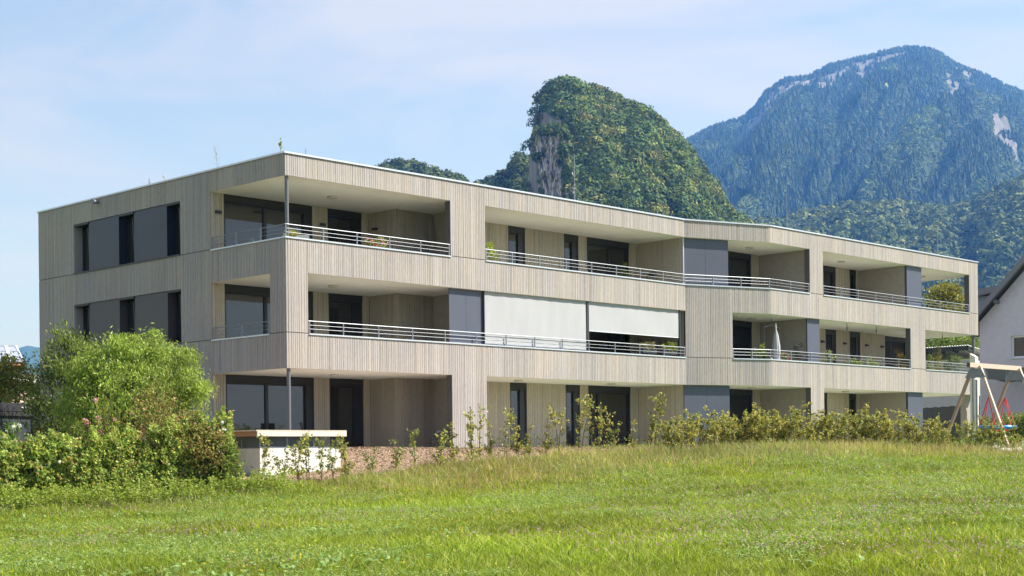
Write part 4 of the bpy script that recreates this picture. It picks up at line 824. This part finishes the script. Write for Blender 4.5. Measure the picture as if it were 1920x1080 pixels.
# closed parasol
q_ = at_y(1455, 640, -1.12); p = np.array([q_[0], -1.12, ZF[1]]); T = thing('closed_parasol', 'closed white parasol standing behind the middle balcony rail', 'parasol', p)
q = MB(); q.lathe(p, [(.025, 0), (.025, 2.2)], 8, (.7, .7, .7)); q.build('pole', M_attr, T); zt_ = at_y(1454, 617, -1.12)[2]-p[2]; q = MB(); v = []; f = []; prof_ = [(.02, zt_), (.09, zt_-.25), (.15, zt_-.7), (.16, zt_-1.05), (.12, zt_-1.3), (.07, zt_-1.38), (.1, zt_-1.5), (.13, zt_-1.75)]; n_ = 24
for i, (r_, z_) in enumerate(prof_):
    for k in range(n_): an = 6.2832*k/n_; rr = r_*(1+.16*math.cos(an*8)); v.append(p+np.array([rr*math.cos(an), rr*math.sin(an), z_]))
for i in range(len(prof_)-1):
    for k in range(n_): f.append([i*n_+k, i*n_+(k+1) % n_, (i+1)*n_+(k+1) % n_, (i+1)*n_+k])
np_mesh('canopy', np.array(v)-p, f, M_screen, parent=T, smooth=True)
# hanging chair spreader
ca = at_z(1447, 603, ZC[1]); T = thing('hanging_chair_frame', 'pale hanging chair spreader with ropes under the middle balcony ceiling', 'hanging chair', (ca[0], -.6, ZC[1])); cx_ = at_y(1447, 610, -.6)[0]; zh = at_y(1447, 609, -.6)[2]; q = MB()
xl_, xr_ = at_y(1433, 612, -.6)[0], at_y(1462, 612, -.6)[0]; q.tube([(cx_, -.6, ZC[1]), (cx_, -.6, zh)], .012, 5); q.tube([(xl_, -.6, zh-.12), (cx_, -.6, zh), (xr_, -.6, zh-.12)], .022, 6); q.build('spreader', M_metal, T); q = MB()
for x_ in (xl_, xr_):
    for s_ in (-.1, .1): q.tube([(x_, -.6, zh-.12), (x_+s_, -.6+s_, 3.7)], .006, 4)
q.build('rope', M_metal, T); q = MB(); q.box(xl_-.05, xr_+.05, -.85, -.35, 3.66, 3.71); q.build('seat', M_screen, T)
# ceiling hooks
for px, py, lb in ((1588, 606, 'dark hanging hook from the middle balcony ceiling, nearest the storage panel'), (1643, 612, 'dark hanging hook from the middle balcony ceiling, nearest the wooden pier'), (1767, 627, 'dark hanging loop from the ceiling of the last middle balcony')):
    h_ = at_y(px, py, -1.0); q = MB(); q.tube([(h_[0], -1.0, ZC[1]), (h_[0], -1.0, ZC[1]-.12), (h_[0]+.05, -1, ZC[1]-.2), (h_[0]+.03, -1, ZC[1]-.3), (h_[0]-.03, -1, ZC[1]-.3), (h_[0]-.04, -1, ZC[1]-.18)], .014, 5); tag(q.build('ceiling_hook', M_trim), lb, 'hook', 'hooks under the balcony ceilings')
# chairs and tables
def chair(label, x, y, z, rz, c, group):
    T = thing('garden_chair', label, 'chair', (x, y, z), group); R_ = Matrix.Rotation(rz, 3, 'Z')
    def P3(a, b, h): w = R_ @ Vector((a, b, 0)); return (x+w.x, y+w.y, z+h)
    def bx(mb, a0, a1, b0, b1, h0, h1, t=0): mb.hexa([P3(a0, b0, h0), P3(a1, b0, h0), P3(a1, b1, h0), P3(a0, b1, h0), P3(a0, b0+t, h1), P3(a1, b0+t, h1), P3(a1, b1+t, h1), P3(a0, b1+t, h1)], c)
    q = MB(); bx(q, -.24, .24, -.24, .24, .42, .46); q.build('seat', M_attr, T); q = MB(); bx(q, -.24, .24, .2, .23, .46, .92, .1); q.build('backrest', M_attr, T)
    for a in (-.22, .19):
        for b_ in (-.22, .19): q = MB(); bx(q, a, a+.03, b_, b_+.03, 0, .42); q.build('leg', M_attr, T)
        q = MB(); bx(q, a, a+.03, -.22, .22, .62, .65); q.build('armrest', M_attr, T)
for x, y, k, rz, c, lb in ((.95, 2.6, 2, 1.2, (.3, .35, .42), 'bluish garden chair behind the side rail of the top corner balcony'), (1.5, 1.2, 2, 2.6, (.7, .7, .7), 'white garden chair beside the top corner column'), (13.8, 1.4, 2, -1.2, (.55, .55, .58), 'light grey chair left of the table on the top middle balcony'), (15.6, 1.3, 2, 1.4, (.7, .72, .72), 'white chair right of the table on the top middle balcony'), (18.0, 1.0, 2, .3, (.08, .08, .09), 'dark chair before the large top floor window'), (4.7, 1.6, 2, .4, (.05, .045, .04), 'dark chair behind the pink flowers on the top corner balcony'), (3.2, 3.0, 0, .8, (.04, .04, .045), 'black chair in front of the ground floor corner window'), (32.9, -.3, 1, .5, (.10, .10, .11), 'dark chair below the slatted windows of the middle balcony'), (23.6, .1, 1, .5, (.35, .3, .28), 'brownish chair left of the closed parasol'), (37.9, .6, 0, -.6, (.7, .72, .75), 'white framed chair under the far right balcony')):
    chair(lb, x, y, ZF[k], rz, c, 'chairs on the balconies')
def table(label, x, y, z, w_, d_, c):
    T = thing('garden_table', label, 'table', (x, y, z), 'tables on the balconies'); q = MB(); q.box(x-w_/2, x+w_/2, y-d_/2, y+d_/2, z+.71, z+.74, c); q.build('tabletop', M_attr, T)
    for a in (-1, 1):
        for b_ in (-1, 1): q = MB(); q.box(x+a*(w_/2-.06)-.02, x+a*(w_/2-.06)+.02, y+b_*(d_/2-.06)-.02, y+b_*(d_/2-.06)+.02, z, z+.71, c); q.build('leg', M_attr, T)
table('pale garden table between the chairs on the top middle balcony', 14.7, 1.35, ZF[2], 1.2, .7, (.55, .55, .52)); table('dark garden table on the middle balcony below the wall lamps', 34.4, -.4, ZF[1], 1.3, .7, (.12, .12, .13))
# leaning board
q = MB(); q.hexa([(7.95, 2.0, 5.9), (8.15, 2.0, 5.9), (8.15, 2.05, 5.9), (7.95, 2.05, 5.9), (8.2, 2.42, 8.3), (8.4, 2.42, 8.3), (8.4, 2.47, 8.3), (8.2, 2.47, 8.3)], (.36, .31, .26)); tag(q.build('leaning_board', M_timber), 'long narrow board leaning in the rear corner of the top left balcony', 'board')
# round black tub / hose reel at the ground floor pier
for x_, y_, lb in ((6.55, .2, 'black round hose reel lying beside the first ground floor pier'),):
    T = thing('hose_reel', lb, 'hose reel', (x_, y_, 0)); q = MB(); q.tube([(x_+.26*math.cos(a), y_, .28+.26*math.sin(a)) for a in np.linspace(0, 6.2832, 25)], .05, 7, c=(.02, .02, .022), cap=False); q.build('hose', M_gloss, T); q = MB(); q.tube([(x_, y_-.12, .28), (x_, y_+.12, .28)], .1, 10, c=(.03, .03, .03)); q.box(x_-.2, x_+.2, y_-.1, y_+.1, 0, .04, (.03, .03, .03)); q.build('hub', M_gloss, T)
# ---- weeds on the roof edge
def roofweed(label, px, y, h, c, dry):
    o_ = at_y(px, 400, y); x = o_[0]; T = thing('roof_weed', label, 'weed', (x, y, ZR-.05), 'weeds on the flat roof'); q = MB(); b = np.array([x, y, ZR-.08]); P = []
    tip = b+UP*(h+.08)+np.array([RG.normal()*.05, RG.normal()*.05, 0]); q.tube([b, b*.5+tip*.5+np.array([.02, 0, 0]), tip], [.009, .006, .002], 4, c=c)
    for k in range(14 if dry else 8):
        s = RG.uniform(.25, 1); o_ = b*(1-s)+tip*s; e_ = o_+(unit(np.array([RG.normal(), RG.normal(), .9]))*h*.28*(1.15-s)); q.tube([o_, e_], [.004, .0015], 3, c=c)
        for z_ in range(6): P.append(o_*(1-z_/5)+e_*z_/5)
    q.build('stem', M_attr, T); P = np.array(P); v, f = leaf_quads(P, .035 if dry else .09, .015 if dry else .04); np_mesh('foliage', v-np.array(ORG[T.name]), f, M_leaf, np.repeat(pal(len(P), [c]), 4, 0), T)
DRY = (.36, .27, .2); GRN = (.3, .36, .08)
def leftx(px, py): q_ = at_x(px, py, .35); return q_
q_ = leftx(409, 300)
for px, yy_, h, c, d, lb in ((409, None, .85, DRY, True, 'tall dry branching weed on the left roof edge'), (280, None, .35, DRY, True, 'small dry weed on the left roof edge, left of two'), (312, None, .35, DRY, True, 'small dry weed on the left roof edge, right of two')):
    a_ = at_x(px, 300, .4); save = at_y; at_y_old = at_y
    at_y = lambda *_a, _x=.4: np.array([_x, 0, 0]); roofweed(lb, px, float(a_[1]), h, c, d); at_y = at_y_old
for px, y, h, c, d, lb in ((527, .35, .45, GRN, False, 'upright green stalk at the roof corner'), (572, .5, .3, DRY, True, 'dry weed just right of the roof corner'), (674, .5, .2, DRY, True, 'tiny dry weed above the top left balcony'), (1398, -.2, .3, GRN, False, 'green weed tuft over the bent roof edge, left of two'), (1420, -.3, .28, GRN, False, 'green weed tuft over the bent roof edge, right of two'), (1516, -.8, .35, GRN, False, 'single green weed on the roof right of the second rod'), (1728, -.6, .4, GRN, False, 'green weed left of the third lightning rod'), (1741, -.7, .6, GRN, False, 'tallest green weed beside the third lightning rod'), (1752, -.6, .4, DRY, True, 'yellowish weed nearest the third lightning rod')):
    roofweed(lb, px, y, h, c, d)
# ================================================================== hill, mountain, far ridge
def prof(tab, x):
    t = np.array(tab, float); return np.interp(x, t[:, 0], t[:, 1])
def hor(px): return 853.0-.0108*(px-960)
def heightfield(name, D0, D1, tab, px0, px1, n, m, shape, noise, kind='structure', colf=None, base=-3.):
    """terrain whose crest stands at distance D0; tab gives the crest line; returns sampler"""
    nr, nw = n
    def H(px, t):         # px angular coordinate, t 0 (crest) .. 1 (foot, nearer)
        el = (hor(px)-prof(tab, px))/FPX; top = el*D0+CAM[2]; return base+(top-base)*shape(t, px)
    def P(px, t):
        D = D0+(D1-D0)*t; u = (px-960)/FPX; z = H(px, t)+noise(px, t, D)*np.minimum(1, t*5+.04)
        return np.stack([CAM[0]+FW[0]*D+RT[0]*u*D, CAM[1]+FW[1]*D+RT[1]*u*D, z], -1)
    a, t = np.meshgrid(np.linspace(px0, px1, nr), np.linspace(-.25, 1, nw)); v = P(a, np.abs(t)*np.where(t < 0, 2.2, 1)); 
    D = D0+(D1-D0)*t; v[..., 0] = CAM[0]+FW[0]*D+RT[0]*(a-960)/FPX*D; v[..., 1] = CAM[1]+FW[1]*D+RT[1]*(a-960)/FPX*D
    I = np.arange(nr*nw).reshape(nw, nr); f = np.stack([I[:-1, :-1], I[1:, :-1], I[1:, 1:], I[:-1, 1:]], -1).reshape(-1, 4)
    c = colf(a, t, v) if colf else np.broadcast_to(np.array([.03, .05, .02]), v.shape)
    o = np_mesh(name, v.reshape(-1, 3), f, m, c.reshape(-1, 3), smooth=True); struct(o, kind); return P
M_rock = mat('hill_ground', attr=True, rough=.95, noise=.05, nscale=(1, 1, .35), namp=.35, bump=.6, spec=.05, detail=8)
def canopy(name, label, P, R, Hh, cols, nq, kind='round', tone=None, size=.34):
    """one mesh of many tree crowns made of leaf clumps (round) or tiered cones (conifer)"""
    n = len(P)
    if kind == 'round':
        d = unit(RG.normal(size=(n, nq, 3))); d[..., 2] = np.abs(d[..., 2])*1.1-.28; d = unit(d); rad = RG.uniform(.72, 1.08, (n, nq, 1))
        c = P[:, None]+np.array([0, 0, 1])*(Hh[:, None, None]*.55)+d*rad*np.stack([R, R, Hh*.5], -1)[:, None]
        nn = unit(d+RG.normal(size=d.shape)*.36); a = unit(np.cross(nn, RG.normal(size=d.shape))); b = np.cross(nn, a); s = (R[:, None, None]*size*RG.uniform(.6, 1.3, (n, nq, 1)))
        v = np.stack([c-a*s, c+b*s*.8, c+a*s, c-b*s*.8], 2).reshape(-1, 3); f = np.arange(len(v)).reshape(-1, 4)
        tc_ = pal(n, cols, .15)[:, None]*RG.uniform(.86, 1.14, (n, nq, 1)); 
        if tone is not None: tc_ = tc_*tone[:, None, None]
        col = np.repeat(tc_.reshape(-1, 3), 4, 0)
    else:
        V = []; F_ = []; k = 5; off = 0; tiers = 3
        for ti in range(tiers):
            z0 = Hh*(.08+.27*ti); z1 = Hh*(.5+.25*ti); rr = R*(1-.27*ti); an = RG.uniform(0, 6.28, n)
            for j in range(k):
                a0 = an+6.2832*j/k; a1 = an+6.2832*(j+.92)/k; jj = RG.uniform(.75, 1.2, n)
                q0 = P+np.stack([np.cos(a0)*rr*jj, np.sin(a0)*rr*jj, z0], -1); q1 = P+np.stack([np.cos(a1)*rr*jj, np.sin(a1)*rr*jj, z0*.95], -1); tp_ = P+np.stack([0*R, 0*R, z1], -1)
                V.append(np.stack([q0, q1, tp_], 1))
        v = np.concatenate(V, 1).reshape(-1, 3); f = np.arange(len(v)).reshape(-1, 3); tc_ = pal(n, cols, .18)
        if tone is not None: tc_ = tc_*tone[:, None]
        col = np.repeat(tc_, k*tiers*3, 0)
    o = np_mesh(name, v, f, M_far, col); o['label'] = label; o['category'] = 'forest'; return struct(o, 'stuff')
# ---- rocky wooded hill
RG = np.random.default_rng(77)
DY = 22
TAB = [(880, 560), (960, 520), (985, 400), (996, 320), (1000, 262), (1004, 228), (1012, 200), (1022, 184), (1038, 166), (1062, 153), (1090, 156), (1120, 165), (1165, 182), (1220, 213), (1265, 250), (1304, 292), (1336, 342), (1360, 385), (1402, 425), (1440, 470), (1560, 560)]
def sh_d(t, px): return np.clip(1-np.clip(t, 0, 1)**1.7, 0, 1)
def cliff_shift(px, t): return px
def nz_d(px, t, D):
    u = px/9.; return (fbm(u, t*30, 5, 3)-.5)*26
def shape_dome(t, px):
    # the cliff cuts into the left flank: nearer slices start further right
    cut = 990+75*np.clip(t/.55, 0, 1)+9*np.sin(t*20); k = np.clip((px-cut)/26., 0, 1); k = k*k*(3-2*k)
    base = 1-np.clip(t, 0, 1)**1.55
    return base*np.where(t < .02, 1, (.33+.67*k) if np.ndim(px) else 1)
def col_dome(a, t, v):
    gxx = np.abs(np.gradient(v[..., 2], axis=1))/(np.abs(np.gradient(a, axis=1))*.32+1e-6); m = np.clip((gxx-1.6)/1.5, 0, 1)[..., None]
    r = fbm(a, v[..., 2], 9, 2)[..., None]
    return np.array([.035, .05, .02])*(1-m)+m*(np.array([.30, .27, .25])*(.55+.8*r))
PD = heightfield('wooded_hill', 900, 640, [(a_, b_+DY) for a_, b_ in TAB], 900, 1560, (330, 150), M_rock, shape_dome, nz_d, colf=col_dome)
def scatter(P, n, px0, px1, t0, t1, reject=None):
    a = RG.uniform(px0, px1, n); t = RG.uniform(t0, t1, n); p = P(a, t); e = P(a+1.5, t); sl = np.abs(e[:, 2]-p[:, 2])/(np.hypot(e[:, 0]-p[:, 0], e[:, 1]-p[:, 1])+1e-6)
    ok = np.ones(n, bool) if reject is None else ~reject(a, t, p, sl)
    return a[ok], t[ok], p[ok]
def rej_d(a, t, p, sl): return ((sl > 2.6) & (t > .03) & (p[:, 2] < 205)) | (p[:, 2] < 15) | ((a < 1085) & (t > .03) & (p[:, 2] > 60) & (a > 1000) & (p[:, 2] < 178) & (sl > 1.2))
a, t, p = scatter(PD, 4200, 960, 1480, 0, .8, rej_d); n = len(p)
mixc = [(.10, .145, .04), (.125, .175, .045), (.16, .19, .05), (.07, .115, .04), (.20, .20, .06), (.08, .14, .045), (.10, .15, .045), (.075, .125, .045), (.065, .11, .04), (.09, .145, .04)]
canopy('hill_forest', 'mixed broadleaf forest in green and early yellow covering the steep rocky hill', p-UP*1.5, RG.uniform(3.0, 6.2, n), RG.uniform(6, 11, n), mixc, 150, size=.15, tone=RG.uniform(.65, 1.35, n)*(.7+.6*fbm(a, t*300, 30, 71)))
# cliff face, a real leaning rock wall on the hill's left flank
v = []; cc = []; na, nb = 110, 170
ss, hh_ = np.meshgrid(np.linspace(0, 1, na+1), np.linspace(0, 1, nb+1)); f = []
py_ = 440-hh_*200; wob = (fbm(hh_*7, hh_*0, 1, 31)-.5)*16; px_ = 1006+wob*(1-ss)+ss*(54+34*(1-hh_)+24*(fbm(hh_*9, hh_*0+3, 1, 33)-.5))+14*(1-hh_)*(1-ss)
rg = np.abs(fbm(ss*7+hh_*1.5, hh_*6, 1, 35, 5)-.5)*2
D_ = 790-70*ss-30*(1-hh_)+22*rg+10*(fbm(ss*26, hh_*30, 1, 36, 4)-.5)+8*(fbm(ss*60, hh_*14, 1, 37, 2)-.5); D_[:, 0] += 12; D_[:, -1] += 60; D_[-1] += 50
g_ = fbm(ss*10, hh_*5, .9, 8, 5); g2 = fbm(ss*30, hh_*8, .9, 9, 3)
for j in range(nb+1):
    for i in range(na+1): v.append(at(px_[j, i], py_[j, i], float(D_[j, i])))
cc = np.where((g_+.12*(ss-.5) > .70)[..., None], np.array([.08, .11, .045]), np.array([.62, .56, .55])*(.5+.8*g2[..., None])).reshape(-1, 3)
for j in range(nb):
    for i in range(na): k = j*(na+1)+i; f.append([k, k+1, k+na+2, k+na+1])
struct(np_mesh('cliff', v, f, M_rock, np.array(cc), smooth=True))
sel = RG.random((nb+1, na+1)) < .003+.035*((ss > .86) | (ss < .04) | (hh_ > .93)); sel &= (g_ > .58) | (ss > .86) | (ss < .04) | (hh_ > .93); P_c = np.array(v)[sel.ravel()]; n = len(P_c)
canopy('cliff_shrubs', 'small trees and bushes clinging to the grey cliff of the wooded hill', P_c-UP*3, RG.uniform(1.5, 3.6, n), RG.uniform(4, 7, n), mixc, 60, size=.26)
# ---- lower wooded ridge left of the hill
TAB2 = [(690, 345), (720, 312), (745, 305), (780, 308), (810, 316), (840, 328), (862, 330), (885, 345), (915, 340), (940, 335), (960, 318), (980, 290), (1000, 300), (1040, 330), (1100, 400)]
PR = heightfield('wooded_ridge', 1100, 850, [(a_, b_+15) for a_, b_ in TAB2], 560, 1100, (160, 40), M_rock, lambda t, px: 1-np.clip(t, 0, 1)**1.6, lambda px, t, D: (fbm(px/9., t*20, 4, 7)-.5)*14)
a, t, p = scatter(PR, 1500, 600, 1080, 0, .6); n = len(p)
canopy('ridge_forest', 'dark wooded ridge appearing over the flat roof left of the rocky hill', p-UP*4, RG.uniform(3.0, 6.0, n), RG.uniform(7, 13, n), [(.06, .09, .03), (.085, .12, .035), (.12, .15, .04)], 80, size=.24)
# ---- big mountain
TABM = [(1150, 330), (1230, 290), (1283, 265), (1310, 248), (1350, 231), (1400, 215), (1425, 193), (1440, 169), (1480, 143), (1530, 136), (1560, 118), (1620, 104), (1680, 88), (1720, 83), (1750, 86), (1775, 97), (1800, 114), (1850, 134), (1900, 158), (1960, 182), (2050, 230)]
def nz_m(px, t, D):
    r = np.abs(fbm(px+t*460, t*90, 95, 3, 5)-.5)*2; return (.5-r)*(100+210*np.clip(t-.08, 0, .5))*np.clip(t*3, 0, 1)+(fbm(px, t*300, 22, 5)-.5)*45
def shp_m(t, px): t = np.clip(t, 0, 1); return np.clip(1-t**1.02, 0, 1)
def rock_m(px, t): return (fbm(px, t*700, 34, 21) > .40) & (t > .03) & (t < .17+.05*np.sin(px*.05)) & (px > 1410) & (px < 1830)
def rock_lo(px, t, z=None): return (np.abs(px-1893-(t-.5)*60) < 16+10*fbm(px, t*200, 20, 2)) & (t > .38) & (t < .54)
def glade(px, t): return (((px-1716)/14)**2+((t-.40)/.035)**2 < .5+1.1*fbm(px, t*400, 8, 3)) | (((px-1670)/7)**2+((t-.33)/.01)**2 < 1)
def col_m(a, t, v):
    c = np.broadcast_to(np.array([.045, .065, .03]), v.shape).copy(); r = fbm(a, v[..., 2], 14, 2)[..., None]
    m = (rock_m(a, t) | rock_lo(a, t)); c = np.where(m[..., None], np.array([.155, .15, .15])*(.5+.8*r), c); c = np.where(glade(a, t)[..., None], np.array([.28, .33, .12]), c); return c
PM = heightfield('mountain', 4200, 1700, [(a_, b_+5) for a_, b_ in TABM], 1120, 2060, (420, 330), M_rock, shp_m, nz_m, colf=col_m)
a, t, p = scatter(PM, 38000, 1180, 2000, 0, .86, lambda a, t, p, sl: ((rock_m(a, t)|rock_lo(a, t)) & (RG.random(len(a)) < .93)) | glade(a, t)); n = len(p); D = 4200-2500*t
br = (fbm(a, t*500, 60, 13) > .5+.15*(1-t*1.2)) & (t > .05); pc, pb = p[~br], p[br]
canopy('mountain_conifers', 'dense dark spruce forest on the slopes of the high mountain', pc-UP*2, RG.uniform(4.5, 8, len(pc))*(.75+.25*D[~br]/3000), RG.uniform(12, 24, len(pc))*(.55+.45*np.clip(t[~br]*12, 0, 1)), [(.035, .065, .025), (.05, .085, .03), (.07, .10, .035)], 0, 'conifer', tone=.6+.7*fbm(a[~br], t[~br]*300, 40, 9))
canopy('mountain_broadleaf', 'lighter green broadleaf woods in bands across the high mountain', pb-UP*3, RG.uniform(4, 7.5, len(pb)), RG.uniform(9, 16, len(pb)), [(.08, .13, .04), (.11, .165, .045), (.15, .19, .055)], 22, size=.36, tone=.75+.5*fbm(a[br], t[br]*500, 24, 10))
# ---- foothill with round crowns in front of the mountain
TABF = [(1250, 520), (1330, 470), (1400, 428), (1460, 428), (1520, 410), (1600, 405), (1660, 395), (1720, 402), (1780, 405), (1830, 395), (1880, 365), (1930, 345), (2040, 300)]
PF = heightfield('foothill', 2000, 1150, TABF, 1180, 2060, (260, 80), M_rock, lambda t, px: 1-np.clip(t, 0, 1)**1.3, lambda px, t, D: (fbm(px, t*200, 55, 4)-.5)*40)
a, t, p = scatter(PF, 3600, 1230, 2040, 0, .7); n = len(p)
canopy('foothill_forest', 'mid green broadleaf forest on the foothill behind the right end of the roof', p-UP*3, RG.uniform(5.0, 10, n), RG.uniform(11, 19, n), [(.09, .13, .04), (.13, .17, .05), (.18, .21, .06), (.06, .09, .03)], 70, size=.26, tone=.75+.5*fbm(a, t*200, 30, 10))
# ---- far blue ridges left
TABL = [(-300, 690), (-100, 668), (-20, 660), (30, 655), (55, 648), (90, 655), (150, 640), (400, 600), (560, 640), (700, 700)]
PL = heightfield('far_hills', 7200, 5000, TABL, -300, 700, (120, 20), M_rock, lambda t, px: 1-np.clip(t, 0, 1)**1.5, lambda px, t, D: (fbm(px, t*90, 40, 4)-.5)*60)
# ------------------------------------------------------------------ haze
q = MB(); q.box(-8900, 8900, -8900, 8900, -8, 1320)
mh = bpy.data.materials.new('air'); mh.use_nodes = True; t_ = mh.node_tree; t_.nodes.clear(); pv = N(t_, 'ShaderNodeVolumePrincipled'); pv.inputs['Color'].default_value = (.09, .29, .88, 1); pv.inputs['Absorption Color'].default_value = (1, 1, 1, 1); pv.inputs['Density'].default_value = .00014; pv.inputs['Anisotropy'].default_value = .2
oo = N(t_, 'ShaderNodeOutputMaterial'); t_.links.new(pv.outputs[0], oo.inputs['Volume'])
struct(q.build('haze', mh), 'stuff')
